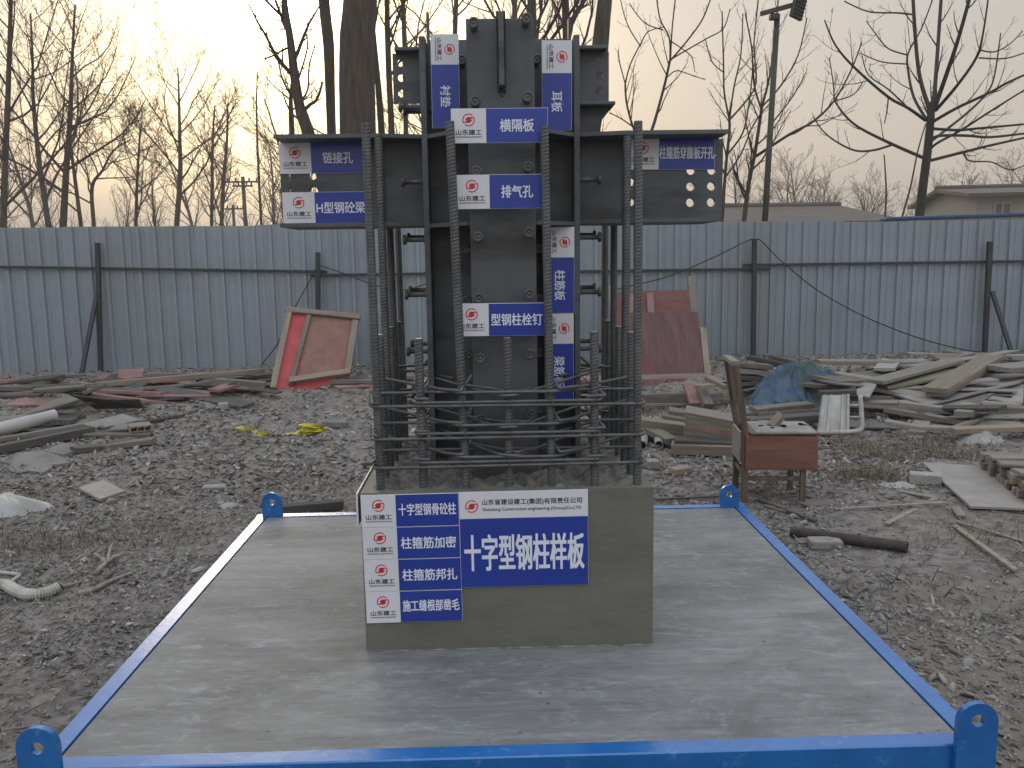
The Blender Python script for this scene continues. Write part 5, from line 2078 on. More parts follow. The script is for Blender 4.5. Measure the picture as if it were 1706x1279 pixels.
board(Yp(1636, 682, 7.7), Yp(1735, 690, 7.5), .16, .11, M_WOODGREY, 'heavy grey beam at the right edge in front of the pile', 'beam', 'beam', seed=86)
board(Yp(1497, 674, 7.9), Yp(1630, 684, 7.7), .13, .05, M_WOODPALE, 'long pale plank with a broken left end in front of the sheets', 'plank', 'plank', seed=87, warp=.02)
board(Yp(1476, 682, 7.8), Yp(1618, 706, 7.3), .10, .045, M_WOODGREY, 'long grey plank dropping to the right across the front of the pile', 'plank', 'plank', seed=88)
board(Yp(1476, 704, 7.3), Yp(1592, 716, 7.0), .11, .03, M_WOODPALE, 'pale low plank at the front foot of the pile', 'plank', 'plank', seed=89, warp=.02)
board(Yp(1586, 717, 6.95), Yp(1740, 711, 6.9), .12, .045, M_WOODTAN, 'reddish tan plank at the front foot of the pile on the right', 'plank', 'plank', seed=90)
board(Yp(1592, 688, 7.5), Yp(1622, 690, 7.4), .10, .06, M_WOODPALE, 'short pale block lying on the front planks of the pile', 'block', 'block', seed=91)
board(Yp(1498, 613, 9.4), Yp(1616, 588, 9.9), .14, .03, M_WOODGREY, 'thin weathered plank along the top back of the pile', 'plank', 'plank', seed=92)
board(Yp(1572, 592, 9.9), Yp(1622, 600, 9.7), .12, .03, M_PALERED, 'reddish thin board at the very top of the pile', 'plank', 'plank', seed=93)
board(Yp(1566, 599, 9.8), Yp(1630, 606, 9.4), .16, .03, M_WOODTAN, 'brownish board under the reddish one at the top of the pile', 'plank', 'plank', seed=94)
board(Yp(1572, 584, 10.0), Yp(1600, 588, 9.9), .2, .03, M_WOODGREY, 'highest grey board end at the peak of the pile', 'plank', 'plank', seed=98)
sheet([Yp(1455, 613, 9.2), Yp(1491, 613, 9.0), Yp(1500, 601, 9.6), Yp(1470, 596, 9.8)], .03, M_FILM, 'dusty white foam scrap left of the top of the pile', 'foam_scrap', 'foam scrap')
sheet([Yp(1412, 655, 8.2), Yp(1448, 661, 7.9), Yp(1460, 640, 8.4), Yp(1434, 633, 8.8)], .015, M_PLY, 'tilted pale grey board above the white metal frame', 'board', 'board')
sheet([Yp(1352, 646, 8.6), Yp(1424, 650, 8.3), Yp(1440, 625, 9.2), Yp(1386, 620, 9.3)], .02, M_PLY, 'flat grey sheet between the blue tarp and the pile')
board(Yp(1341, 640, 8.6), Yp(1424, 648, 8.3), .12, .04, M_WOODGREY, 'grey plank edge under the flat sheet beside the blue tarp', 'plank', 'plank', seed=95)
board(Yp(1365, 656, 8.1), Yp(1424, 654, 8.1), .10, .06, M_WOODDARK, 'dark plank just above the white metal frame', 'plank', 'plank', seed=96)
# stack behind the chair
for k, (u0, v0, u1, v1, m, l) in enumerate(((1221, 606, 1283, 611, M_WOODGREY, 'upper grey plank of the small stack just right of the chair back'), (1221, 615, 1277, 620, M_WOODPALE, 'paler second plank of the small stack right of the chair back'),
                                            (1222, 627, 1270, 630, M_WOODDARK, 'dark third plank of the small stack right of the chair back'), (1236, 638, 1272, 640, M_WOODGREY, 'lowest plank of the small stack right of the chair back'),
                                            (1248, 595, 1318, 610, M_WOODDARK, 'dark narrow plank on top of the heap behind the chair'), (1282, 594, 1342, 609, M_WOODDARK, 'dark long batten at the top of the heap against the fence'),
                                            (1262, 600, 1325, 614, M_WOODMOSS, 'greenish batten crossing the top of the heap behind the chair'))):
    yk = E(1250, 655).y
    board(Yp(u0, v0, yk + (.7 if k > 3 else 0)), Yp(u1, v1, yk + (.5 if k > 3 else .05)), .22 if k < 4 else .10, .05, m, l, 'plank', 'plank', seed=100 + k)
# long weathered logs between tarp and chair
Bd((1255, 683, .04), (1350, 674, .05), .10, .05, M_WOODGREY, 'weathered board half buried in front of the blue tarp', roll=10)
Bd((1262, 692, .04), (1372, 684, .05), .09, .05, M_WOODGREY, 'second half buried board in front of the tarp', roll=-8)
Bd((1245, 706, .05), (1366, 697, .06), .16, .10, M_WOODDARK, 'thick dark half buried log behind the chair seat', 'log', 'log')

# ---- white metal frame with panel
fa, fb, fc, fd = E(1360, 722, .03), E(1437, 718, .03), E(1434, 657, .33), E(1369, 659, .33)
root = empty('metal_frame', ((fa + fb) / 2).to_tuple()[:2] + (gh(fa.x, fa.y),))
RB = root.location.copy()
tag(root, 'whitish metal frame with a ribbed panel lying against the pile of boards', 'frame')


def fp(s, t):
    return (fd * (1 - s) + fc * s) * (1 - t) + (fa * (1 - s) + fb * s) * t


nr = (fc - fd).cross(fa - fd).normalized()
if nr.z < 0:
    nr = -nr
for (s0, s1, lift) in ((.03, .10, .018), (.10, .19, .004), (.19, .255, .016), (.255, .50, .006), (.50, .56, .016), (.56, .635, .006), (.635, .69, .022)):
    mb = MB()
    mb.slab([fp(s0, .0) + nr * lift, fp(s1, .0) + nr * lift, fp(s1, .97) + nr * lift, fp(s0, .97) + nr * lift], .014 + lift)
    build_rel(mb, 'ribbed_panel' if lift < .01 else 'panel_rib', M_FRAME, root, RB)
mb = MB()
tub = [fp(.0, 1.0), fp(.4, 1.01), fp(.84, 1.01), fp(.94, .97), fp(.985, .88), fp(.985, .5), fp(.975, .03)]
mb.tube(smooth_path([p + nr * .01 for p in tub], 4), .021, 8)
build_rel(mb, 'frame_tube', M_FRAME, root, RB, True)
for t in (.30, .62):
    mb = MB()
    mb.tube([fp(.69, t) + nr * .008, fp(.985, t) + nr * .008], .010, 6)
    build_rel(mb, 'cross_rod', M_FRAME, root, RB, True)


# ---- crumpled heaps
def heap(name, label, cat, c, rx, ry, h, m, seed, N=46, rough=1.0, fold=(5.0, 14.0), smooth=False):
    """Crumpled cloth or film on a polar grid: ragged outline, sharp folds running down the sides."""
    rg = random.Random(seed)
    ox, oy = rg.uniform(0, 50), rg.uniform(0, 50)
    S, Rn = N * 2, N // 2
    vs, fs = [], []
    g0 = gh(c.x, c.y)
    for i in range(Rn + 1):
        t = i / Rn
        for k in range(S):
            a = 2 * math.pi * k / S
            ca, sa = math.cos(a), math.sin(a)
            lim = .85 + .55 * float(vnoise(ca * 1.6 + ox, sa * 1.6 + oy, 1.0)) + .16 * float(vnoise(ca * 6 + ox, sa * 6, 1.0)) * rough
            x, y = ca * t * lim * rx, sa * t * lim * ry
            r1 = 1 - 4 * abs(float(vnoise(x + ox, y + oy, fold[0])))
            r2 = 1 - 4 * abs(float(vnoise(x * 1.2 + y * .5 + ox, y * .7 - x * .2 + oy, fold[1])))
            r3 = 1 - 4 * abs(float(vnoise(a * 2.2 + ox, t * .8 + oy, 1.7)))
            k0 = max(0.0, 1 - t ** 2.4)
            z = h * k0 * (.62 + .36 * r1) + h * rough * (.085 * r2 + .07 * r3 * min(1, 2.2 * t)) * (1.15 - t * .75)
            z = max(z, .003)
            if i == Rn:
                z = .002
            j = .02 * rx * r2
            vs.append((x + j, y + j * .5, z + gh(c.x + x, c.y + y) - g0))
    for i in range(Rn):
        for k in range(S):
            l = (k + 1) % S
            if i == 0:
                fs.append((k, (i + 1) * S + k, (i + 1) * S + l))
            else:
                fs.append((i * S + k, (i + 1) * S + k, (i + 1) * S + l, i * S + l))
    mb = MB()
    mb.add(vs, fs)
    o = mb.build(name, m, None, smooth)
    o.location = (c.x, c.y, g0)
    return tag(o, label, cat)


heap('tarp', 'crumpled blue tarp draped over the low heap of boards behind the chair', 'tarp', E(1325, 664), .62, .42, .36, M_TARP, 3, 70, 1.7, (4.5, 13.0))
heap('sack', 'crumpled grey sacking lying in front of the blue tarp', 'sack', E(1275, 672), .24, .16, .15, M_SACK, 4, 40, 1.8, (7, 24))
heap('plastic_sheet', 'grey dusty plastic sheet heaped behind the right of the tarp', 'plastic sheet', E(1390, 634), .42, .25, .24, M_SACK, 5, 40, 1.2)
heap('plastic_bag', 'small bright blue plastic bag beside the chair back', 'bag', E(1236, 655), .11, .08, .09, M_BLUEBAG, 6, 24, 1.5, (9, 30))
heap('plastic_bag', 'faded blue plastic scrap behind the thick log near the metal frame', 'bag', E(1350, 693), .22, .10, .06, M_TARP, 7, 26, 1.5, (9, 30))
heap('plastic_bag', 'grey green plastic scrap left of the chair back', 'bag', E(1203, 660), .13, .10, .12, M_SACK, 8, 24, 1.5, (9, 30))
heap('plastic_sheet', 'whitish plastic lump lying at the left edge', 'plastic sheet', E(8, 852), .30, .22, .12, M_FILM, 9, 44, .5, (3, 9), True)
heap('plastic_sheet', 'pale plastic scrap in the dry grass on the right', 'plastic sheet', E(1490, 812), .16, .10, .035, M_FILM, 10, 30, .8)
heap('plastic_bag', 'torn white plastic scrap just behind the left rear platform ear', 'bag', E(383, 845), .10, .035, .03, M_FILM, 14, 24, 1.5, (9, 30))
heap('plastic_bag', 'light blue scrap lying under the white plastic pipe at the left', 'bag', E(50, 726), .09, .03, .03, M_BLUEPALE, 15, 20, 1.2, (9, 30))
heap('plastic_bag', 'crumpled pale plastic bag at the front foot of the pile', 'bag', E(1632, 738), .22, .12, .10, M_FILM, 11, 34, 1.5, (9, 26))

# ---- right foreground pieces
sheet([E(1536, 769, .035), E(1617, 843, .03), E(1770, 849, .03), E(1770, 786, .035)], .014, M_PLY, 'flat grey plywood sheet lying on the ground at the right edge')
pf, pn = E(1627, 776, .04), E(1706, 840, .04)
dl = (pn - pf)
ln = dl.length
dl.normalize()
side = Vector((dl.y, -dl.x, 0))
if side.x < 0:
    side = -side
nt = int(ln / .052)
rt2 = random.Random(5)
for layer in range(2):
    for k in range(nt + 1):
        c = pf + dl * (k * .052 + .01) + Vector((0, 0, .026 + layer * .056))
        o0 = rt2.uniform(0, .035)
        board(c + side * o0, c + side * (1.5 + o0), .044, .046, rt2.choice((M_WOODTAN, M_WOODPALE, M_WOODMOSS, M_WOODGREY, M_WOODDARK)), 'sawn timber in the low neat stack on the plywood sheet at the right edge', 'timber', 'timber', 'sawn timbers stacked at the right edge', seed=300 + layer * 50 + k)
for k, (u0, v0, u1, v1) in enumerate(((1650, 762, 1760, 764), (1664, 772, 1765, 776), (1692, 786, 1770, 790))):
    A, B = E(u0, v0, .16), E(u1, v1, .16)
    board(A, B, .13, .022, (M_WOODPALE, M_WOODGREY, M_PLY)[k], ('far', 'middle', 'near')[k] + ' loose board lying on top of the timber stack at the right edge', 'board', 'board', seed=340 + k)
Q = E(1541, 806)
brick(Q, (.20, .11, .075), -24, M_BRICK, 'grey brick standing on the dirt left of the plywood sheet')
brick(E(1133, 789), (.15, .10, .05), 25, M_WOODTAN, 'tan block lying on the dirt left of the chair', name='brick')
brick(E(1087, 779), (.09, .10, .06), 8, M_BRICK, 'small pale brick at the right of the rebar cage')
brick(E(1374, 911), (.17, .10, .045), -4, M_BRICK, 'pale brick lying in front of the rusty pipe')
brick(E(1345, 904), (.14, .07, .02), 12, M_STONESLAB, 'thin stone chip beside the pale brick near the rusty pipe', name='stone_chip')
brick(E(1360, 838), (.22, .14, .012), 6, M_WOODGREY, 'flat board scrap on the ground right of the chair', name='board_scrap')


def pipe(label, a, b, r, m, bend=0.0, name='pipe', cat='pipe', hollow=True):
    d = b - a
    pts = [Vector((0, 0, 0)) + d * t + Vector((0, 0, bend * 4 * t * (1 - t))) for t in np.linspace(0, 1, 9)]
    mb = MB()
    n = 18
    mb.tube(pts, r, n, False)
    if hollow:
        mb.tube(pts[::-1], r * .86, n, False)
        dn = d.normalized()
        for e_, sgn in ((pts[0], 1), (pts[-1], -1)):
            x_ = Vector((0, 0, 1)) - dn * dn.z
            x_.normalize()
            y_ = dn.cross(x_)
            rv = [(x_ * math.cos(2 * math.pi * i / n) + y_ * math.sin(2 * math.pi * i / n)) for i in range(n)]
            mb.add([e_ + p * r for p in rv] + [e_ + p * r * .86 for p in rv], [(i, (i + 1) % n, (i + 1) % n + n, i + n) for i in range(n)])
    o = mb.build(name, m, None, True)
    o.location = a
    return tag(o, label, cat)


pipe('dark rusty steel pipe lying on the dirt right of the platform', E(1318, 885, .03), E(1512, 911, .03), .029, M_RUST)
# sticks
def stick(label, pts, r, m=M_STICK, h=.012, name='stick', cat='stick'):
    P_ = [E(u, v, h) for u, v in pts]
    base = P_[0].copy()
    mb = MB()
    sp_ = smooth_path([p - base for p in P_], 3)
    n = len(sp_)
    mb.tube(sp_, [r * (1 - .35 * i / n) for i in range(n)], 6)
    o = mb.build(name, m, None, True)
    o.location = base
    return tag(o, label, cat)


def lath(label, a, b, w, m=M_STICK, t=.012, h=.012):
    return board(E(a[0], a[1], h), E(b[0], b[1], h + .004), w, t, m, label, 'lath', 'lath')


lath('thin lath slanting toward the camera below the pale plastic scrap', (1561, 829), (1476, 873), .030)
lath('long thin lath lying across behind the rusty pipe', (1390, 848), (1574, 837), .022)
lath('pale lath leading from the plastic scrap to the slanting lath', (1498, 818), (1558, 829), .028)
lath('pale lath slanting to the lower right at the right edge', (1591, 876), (1693, 950), .032)
lath('thin lath running to the right edge above the slanting one', (1594, 869), (1706, 902), .020)
lath('dark lath running from the chair foot to the right', (1262, 832), (1360, 868), .024, M_WOODDARK)
lath('short dark lath beside the chair foot', (1275, 842), (1330, 856), .03, M_WOODGREY)
lath('thin lath lying on the ground behind the platform rail', (1092, 832), (1200, 826), .02, M_WOODDARK)
lath('small pale offcut near the corner of the plywood sheet', (1592, 845), (1602, 860), .05, M_WOODPALE)

# ---- left clutter
GL = 'weathered boards in the rubble along the fence on the left'
pile(46, -40, 445, 626, 672, .13, 'weathered board scattered in the rubble along the fence on the left', GL, [M_WOODGREY, M_WOODDARK, M_WOODDARK, M_WOODDARK, M_WOODGREY, M_PALERED], 8, .4, 1.3)
pile(10, -30, 200, 690, 750, .05, 'dark board half buried in the rubble at the left edge', 'boards half buried at the left edge', [M_WOODDARK, M_WOODGREY], 9, .3, .9)
pile(10, 560, 700, 628, 650, .10, 'broken board piece lying behind the left side of the rebar cage', 'board pieces behind the left of the rebar cage', [M_WOODGREY, M_PALERED, M_WOODTAN], 12, .3, .8)
pile(8, 880, 1060, 625, 655, .10, 'broken board piece lying behind the right side of the rebar cage', 'board pieces behind the right of the rebar cage', [M_WOODGREY, M_PALERED, M_WOODTAN], 13, .3, .8)
Bd((160, 641, .10), (440, 617, .16), .09, .06, M_WOODTAN, 'very long tan timber lying along the foot of the fence on the left', 'timber', 'timber')
Bd((244, 625, .12), (350, 624, .12), .09, .05, M_WOODGREY, 'grey timber behind the very long one at the fence foot', 'timber', 'timber')
Bd((360, 634, .10), (442, 640, .08), .10, .06, M_WOODGREY, 'short thick plank lying left of the leaning red panel', 'plank', 'plank')
Bd((362, 645, .05), (438, 648, .05), .20, .02, M_WOODGREY, 'flat wide board in front of the short thick plank', 'board', 'board')
c = E(215, 640)
sheet([V(192, 636, c.y), V(234, 634, c.y), V(241, 614, c.y + .35), V(201, 615, c.y + .35)], .015, M_PALERED, 'small red board leaning by the fence post on the left', 'board', 'board')
sheet([E(230, 659, .04), E(352, 660, .04), E(345, 646, .05), E(243, 647, .05)], .015, M_PALERED, 'faded red sheet lying flat in the dead leaves on the left')
sheet([E(28, 692, .12), E(40, 697, .10), E(132, 666, .18), E(112, 656, .2)], .03, M_WOODGREY, 'wide weathered plank sloping among the boards at the left', 'plank', 'plank')
Bd((44, 694, .11), (131, 668, .19), .05, .03, M_WOODDARK, 'dark batten along the edge of the wide sloping plank', 'batten', 'batten')
sheet([E(122, 657, .20), E(178, 664, .16), E(232, 664, .14), E(240, 678, .02), E(160, 680, .03)], .012, M_WOODDARK, 'dark bent sheet lying in the rubble on the left')
Bd((104, 680, .07), (172, 667, .12), .06, .035, M_WOODGREY, 'thin pale edged batten left of the dark bent sheet', 'batten', 'batten')
Bd((140, 655, .15), (178, 641, .22), .05, .04, M_WOODGREY, 'rough batten pointing up right above the dark bent sheet', 'batten', 'batten')
Bd((56, 650, .15), (142, 643, .2), .10, .03, M_WOODMOSS, 'greenish plank near the diagonal brace at the left', 'plank', 'plank')
sheet([E(135, 706, .04), E(170, 714, .02), E(232, 699, .03), E(205, 689, .06)], .012, M_PLY, 'pale thin sheet lying beside the dark rod on the left')
pipe('large dirty white plastic pipe at the left edge', E(-30, 722, .062), E(92, 692, .075), .062, M_PVC)
pipe('long dark rod lying across the rubble to the right of the pale sheet', E(166, 716, .02), E(412, 674, .035), .02, M_RUST, hollow=False, name='rod', cat='rod')
Bd((-20, 752, .05), (155, 716, .06), .09, .07, M_WOODDARK, 'long dark timber running from the left edge toward the rubble', 'timber', 'timber')
Bd((-20, 736, .03), (140, 708, .05), .07, .04, M_WOODGREY, 'second long timber behind the dark one at the left edge', 'timber', 'timber')


def stone_slab(label, pts, t, m=M_STONESLAB):
    P_ = [E(u, v, h) for u, v, h in pts]
    return sheet(P_, t, m, label, 'stone_slab', 'stone slab')


stone_slab('large broken grey stone slab lying at the left', [(14, 782, .03), (25, 787, .02), (45, 783, .02), (72, 787, .02), (92, 774, .02), (118, 770, .02), (100, 759, .07), (80, 753, .09), (50, 752, .09), (22, 757, .07)], .035)
stone_slab('smaller grey stone slab behind the large broken one', [(75, 752, .04), (105, 757, .02), (124, 755, .01), (136, 748, .02), (122, 738, .06), (100, 738, .06)], .03)
sheet([E(120, 812, .012), E(173, 795, .012), E(224, 820, .01), E(170, 834, .01)], .014, M_WOODGREY, 'lower thin board under the square pale board on the dirt', 'board', 'board')
sheet([E(131, 812, .045), E(172, 799, .048), E(209, 817, .03), E(167, 831, .03)], .016, M_PLY, 'square pale board lying tilted on another on the left dirt', 'board', 'board')
# hollow block
hb = E(236, 728)
mb = MB()
W3, H3, D3 = .19, .105, .20
outer = rect(-W3 / 2, W3 / 2, 0, H3)
holes = [rect(-W3 / 2 + .012 + i * .058, -W3 / 2 + .012 + i * .058 + .048, .010 + j * .048, .010 + j * .048 + .038)[::1] for i in range(3) for j in range(2)]
mb.prism([outer] + holes, D3)
o = mb.build('hollow_block', M_WOODTAN)
o.location = hb
o.rotation_euler = (0, 0, RAD(28))
tag(o, 'hollow clay block with square holes beside the dark rod', 'block')
brick(E(370, 815), (.26, .09, .03), 2, M_BRICK, 'flat grey brick lying alone left of the platform ear', name='brick')
Bd((470, 848, .035), (572, 839, .035), .07, .05, M_WOODDARK, 'dark beam lying just behind the left end of the platform', 'beam', 'beam')
brick(E(560, 711), (.24, .10, .055), -14, M_STONESLAB, 'dark brick lying right of the yellow tape', name='brick')
brick(E(372, 682), (.10, .08, .07), 20, M_BRICK, 'small pale rubble block near the end of the dark rod', name='rubble_block')
brick(E(290, 664), (.12, .06, .03), 50, M_WOODGREY, 'small wood scrap near the faded red sheet', name='wood_scrap')

# yellow tape: a twisted ribbon ending in a tangle
rg = random.Random(17)
pts = [E(396, 711, .03), E(405, 713, .05), E(417, 718, .02), E(424, 717, .02), E(430, 724, .012), E(445, 722, .02), E(455, 725, .012), E(472, 722, .02), E(490, 722, .015), E(506, 716, .05)]
cen = E(522, 716, .045)
for i in range(34):
    a = i * 1.9
    pts.append(cen + Vector((math.cos(a) * rg.uniform(.05, .13), math.sin(a) * rg.uniform(.02, .07), rg.uniform(-.035, .04))))
sp_ = smooth_path(pts, 5)
base = Vector((sp_[0].x, sp_[0].y, gh(sp_[0].x, sp_[0].y)))
mb = MB()
vs, fs = [], []
for i, p in enumerate(sp_):
    tw = i * .19 + .8 * math.sin(i * .11)
    d = (sp_[min(i + 1, len(sp_) - 1)] - sp_[max(i - 1, 0)]).normalized()
    a_ = d.cross(Vector((0, 0, 1)))
    a_ = a_.normalized() if a_.length > 1e-4 else Vector((1, 0, 0))
    a_.rotate(Quaternion(d, tw))
    q = p - base
    vs += [q + a_ * .021, q - a_ * .021]
for i in range(len(sp_) - 1):
    fs.append((2 * i, 2 * i + 1, 2 * i + 3, 2 * i + 2))
mb.add(vs, fs)
o = mb.build('barrier_tape', M_TAPE, None, False)
o.location = base
tag(o, 'tangled yellow plastic tape lying on the dirt left of the column', 'tape')

# corrugated net hose on the left and roots
hp_ = [E(u, v, .03) for u, v in ((-12, 972), (10, 974), (22, 981), (38, 988), (55, 990), (75, 987), (98, 978))]
sp_ = smooth_path(hp_, 10)
base = sp_[0].copy()
mb = MB()
mb.tube([p - base for p in sp_], [.024 + (.005 if i % 2 else -.004) for i in range(len(sp_))], 9)
o = mb.build('corrugated_hose', M_NET, None, False)
o.location = base
tag(o, 'pale corrugated hose lying on the dirt at the left edge', 'hose')
stick('pale peeled branch lying right of the corrugated hose', [(130, 988), (152, 984), (180, 970), (205, 960), (220, 955)], .014)
stick('short pale stick joining the end of the hose', [(98, 978), (115, 975), (136, 968)], .011)
stick('forked pale root on the left dirt', [(159, 955), (172, 942), (190, 928), (200, 926)], .014, h=.03)
stick('thin upright fork of the pale root on the left', [(180, 936), (181, 924), (186, 908), (193, 903)], .009, h=.04)
stick('thin twig beside the pale root on the left', [(158, 922), (168, 930), (172, 936)], .007, h=.02)
pipe('bluish thin tube stub at the left edge', E(-10, 952, .02), E(33, 957, .015), .009, M_PVC, name='tube', cat='tube')
stick('pale tube end running back to the hose at the left edge', [(33, 958), (20, 968), (12, 975)], .010, M_PVC)


# ------------------------------------------------------------------ litter: too many to count
def scatter(name, proto_v, proto_f, pos, scale, rot, tint, m, smooth=False):
    pv = np.array(proto_v, float)
    n, k = len(pos), len(pv)
    v = pv[None] * scale[:, None, :]
    v = np.einsum('nij,nkj->nki', rot, v) + pos[:, None, :]
    pf_ = np.array(proto_f)
    f = (pf_[None] + (np.arange(n) * k)[:, None, None]).reshape(-1, pf_.shape[1])
    me = bpy.data.meshes.new(name)
    me.vertices.add(n * k)
    me.vertices.foreach_set('co', v.astype(np.float32).ravel())
    w = pf_.shape[1]
    me.loops.add(f.size)
    me.loops.foreach_set('vertex_index', f.astype(np.int32).ravel())
    me.polygons.add(len(f))
    me.polygons.foreach_set('loop_start', np.arange(len(f), dtype=np.int32) * w)
    me.polygons.foreach_set('loop_total', np.full(len(f), w, np.int32))
    me.materials.append(m)
    me.update(calc_edges=True)
    ca = me.color_attributes.new('tint', 'FLOAT_COLOR', 'POINT')
    t4 = np.concatenate([np.repeat(tint, k, 0), np.ones((n * k, 1))], 1)
    ca.data.foreach_set('color', t4.astype(np.float32).ravel())
    o = bpy.data.objects.new(name, me)
    COL.objects.link(o)
    tag(o, kind='stuff')
    return o


R_ = np.random.RandomState(12)


def euler(rx, ry, rz):
    cx, sx, cy, sy, cz, sz = np.cos(rx), np.sin(rx), np.cos(ry), np.sin(ry), np.cos(rz), np.sin(rz)
    m = np.zeros((len(rx), 3, 3))
    m[:, 0, 0], m[:, 0, 1], m[:, 0, 2] = cz * cy, cz * sy * sx - sz * cx, cz * sy * cx + sz * sx
    m[:, 1, 0], m[:, 1, 1], m[:, 1, 2] = sz * cy, sz * sy * sx + cz * cx, sz * sy * cx - cz * sx
    m[:, 2, 0], m[:, 2, 1], m[:, 2, 2] = -sy, cy * sx, cy * cx
    return m


def ground_points(n, ymin, ymax, clump=1.0, freq=.9, off=0.0):
    out = []
    tot = 0
    while tot < n:
        y = R_.uniform(ymin, ymax, n * 3)
        x = R_.uniform(-1, 1, n * 3) * (y * .72 + 1.6)
        ok = ~((x > PX0 - .09) & (x < PX1 + .09) & (y > PY0 - .1) & (y < PY1 + .09))
        d = vnoise(x + off, y, freq) + .6 * vnoise(x - off, y, freq * 3.1)
        ok &= R_.rand(n * 3) < np.clip(.5 + clump * d, .06, 1)
        out.append(np.stack([x[ok], y[ok]], -1))
        tot += ok.sum()
    q = np.concatenate(out)[:n]
    return q[:, 0], q[:, 1]


leaf_v = [(-.5, -.30, .05), (.0, -.36, .10), (.5, -.20, .02), (-.5, .0, -.03), (.0, .0, .0), (.56, .02, -.06), (-.45, .30, .08), (.05, .36, .12), (.48, .22, .05)]
leaf_f = [(0, 1, 4, 3), (1, 2, 5, 4), (3, 4, 7, 6), (4, 5, 8, 7)]
for (nm, n, y0, y1, s0, s1, clump) in (('fallen_leaves', 21000, 1.7, 6.2, .008, .030, 1.5), ('fallen_leaves', 17000, 5.8, 12.1, .018, .06, 1.6)):
    x, y = ground_points(n, y0, y1, clump, .9, 7.0)
    s = R_.uniform(s0, s1, n)
    z = ground_h(x, y) + .006 + R_.rand(n) * .010
    g = R_.rand(n)
    pal = np.array([(.175, .150, .130), (.22, .19, .165), (.28, .245, .21), (.135, .115, .10), (.36, .33, .29)])
    tint = pal[R_.choice(5, n, p=[.36, .32, .17, .10, .05])] * R_.uniform(.75, 1.25, n)[:, None]
    scatter(nm, leaf_v, leaf_f, np.stack([x, y, z], -1), np.stack([s, s * R_.uniform(.4, .85, n), s * R_.uniform(.4, 2.0, n)], -1),
            euler(R_.normal(0, .33, n), R_.normal(0, .33, n), R_.uniform(0, 6.28, n)), tint, M_LEAF)
ico = [(0, 0, 1), (.89, 0, .45), (.28, .85, .45), (-.72, .53, .45), (-.72, -.53, .45), (.28, -.85, .45), (.72, .53, -.45), (-.28, .85, -.45), (-.89, 0, -.45), (-.28, -.85, -.45), (.72, -.53, -.45), (0, 0, -1)]
icf = [(0, 1, 2), (0, 2, 3), (0, 3, 4), (0, 4, 5), (0, 5, 1), (1, 6, 2), (2, 7, 3), (3, 8, 4), (4, 9, 5), (5, 10, 1), (6, 7, 2), (7, 8, 3), (8, 9, 4), (9, 10, 5), (10, 6, 1), (11, 7, 6), (11, 8, 7), (11, 9, 8), (11, 10, 9), (11, 6, 10)]
ico_j = [(a * .9 + .42 * math.sin(7 * i), b * .85 + .40 * math.cos(5 * i), c_ * .8 + .22 * math.sin(3 * i)) for i, (a, b, c_) in enumerate(ico)]
for (n, y0, y1, s0, s1) in ((36000, 1.6, 6.0, .004, .017), (3000, 1.6, 6.5, .012, .042), (9000, 5.5, 12.0, .010, .045)):
    x, y = ground_points(n, y0, y1, 1.6, .7, 21.0)
    s = s0 + (s1 - s0) * R_.rand(n) ** 2.2
    z = ground_h(x, y) + s * .2
    tint = np.array([(.26, .238, .215)]) * R_.uniform(.5, 1.45, n)[:, None] * np.array([[1, 1, 1]]) + R_.normal(0, .006, (n, 3))
    pal_hi = R_.rand(n) < .05
    tint[pal_hi] *= 1.6
    scatter('gravel', ico_j, icf, np.stack([x, y, z], -1), np.stack([s * R_.uniform(.8, 1.5, n), s * R_.uniform(.7, 1.2, n), s * R_.uniform(.25, .6, n)], -1),
            euler(R_.normal(0, .45, n), R_.normal(0, .45, n), R_.uniform(0, 6.28, n)), np.clip(tint, .04, .5), M_STONE)
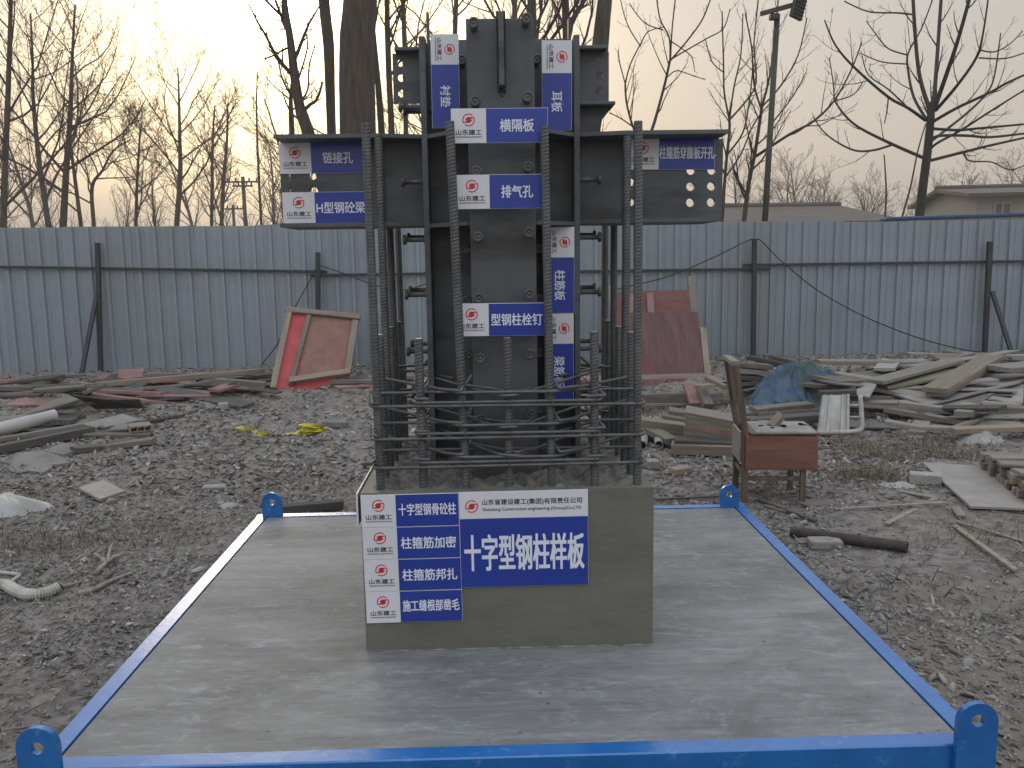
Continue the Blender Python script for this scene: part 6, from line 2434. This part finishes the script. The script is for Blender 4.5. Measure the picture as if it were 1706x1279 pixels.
# twiglets and chips
tw_v = [(-.5, -.5, 0), (.5, -.4, .1), (.5, .4, .1), (-.5, .5, 0), (-.5, 0, .8), (.5, 0, .9)]
tw_f = [(0, 1, 5, 4), (3, 4, 5, 2), (0, 3, 2, 1)]
n = 5500
x, y = ground_points(n, 1.7, 11.8, 1.0, 1.1, 40.0)
s = R_.uniform(.02, .10, n)
z = ground_h(x, y) + .009
tint = np.array([(.18, .155, .13)]) * R_.uniform(.45, 1.5, n)[:, None]
scatter('twig_litter', tw_v, tw_f, np.stack([x, y, z], -1), np.stack([s, R_.uniform(.003, .011, n), R_.uniform(.003, .007, n)], -1),
        euler(R_.normal(0, .1, n), R_.normal(0, .14, n), R_.uniform(0, 6.28, n)), tint, M_LEAF)
# dry grass tufts, as bent blades
blade_v = [(-.5, 0, 0), (.5, 0, 0), (.35, .18, .55), (-.35, .18, .55), (.12, .55, 1.0), (-.12, .55, 1.0)]
blade_f = [(0, 1, 2, 3), (3, 2, 4, 5)]
px_, py_ = [], []
for (u, v, rx, ry, n) in ((1470, 762, .35, .25, 420), (1540, 748, .5, .3, 480), (1445, 796, .30, .16, 380), (1600, 765, .3, .2, 200), (1420, 745, .2, .15, 160), (1085, 690, .22, .1, 200), (50, 912, .5, .3, 420), (250, 900, .4, .2, 160), (1660, 900, .5, .3, 140), (1480, 1000, .5, .4, 130), (620, 660, .5, .2, 120)):
    c = E(u, v)
    px_.append(c.x + R_.normal(0, rx * .5, n))
    py_.append(c.y + R_.normal(0, ry * .5, n))
x, y = np.concatenate(px_), np.concatenate(py_)
n = len(x)
z = ground_h(x, y) - .003
tint = np.array([(.17, .145, .09)]) * R_.uniform(.5, 1.5, n)[:, None]
scatter('dry_grass', blade_v, blade_f, np.stack([x, y, z], -1), np.stack([R_.uniform(.003, .006, n), R_.uniform(.05, .14, n), R_.uniform(.03, .12, n)], -1),
        euler(R_.normal(0, .3, n), R_.normal(0, .3, n), R_.uniform(0, 6.28, n)), tint, M_LEAF)

# ------------------------------------------------------------------ evening haze
hm = bpy.data.materials.new('thin_haze')
hm.use_nodes = True
ht = hm.node_tree
ht.nodes.clear()
hv = ht.nodes.new('ShaderNodeVolumePrincipled')
hv.inputs['Color'].default_value = (.92, .86, .78, 1)
hv.inputs['Density'].default_value = .0026
hv.inputs['Anisotropy'].default_value = .35
hout = ht.nodes.new('ShaderNodeOutputMaterial')
ht.links.new(hv.outputs[0], hout.inputs['Volume'])
mb = MB()
mb.box((0, 0, 13), (1400, 1400, 29), 0)
tag(mb.build('haze', hm), kind='stuff')
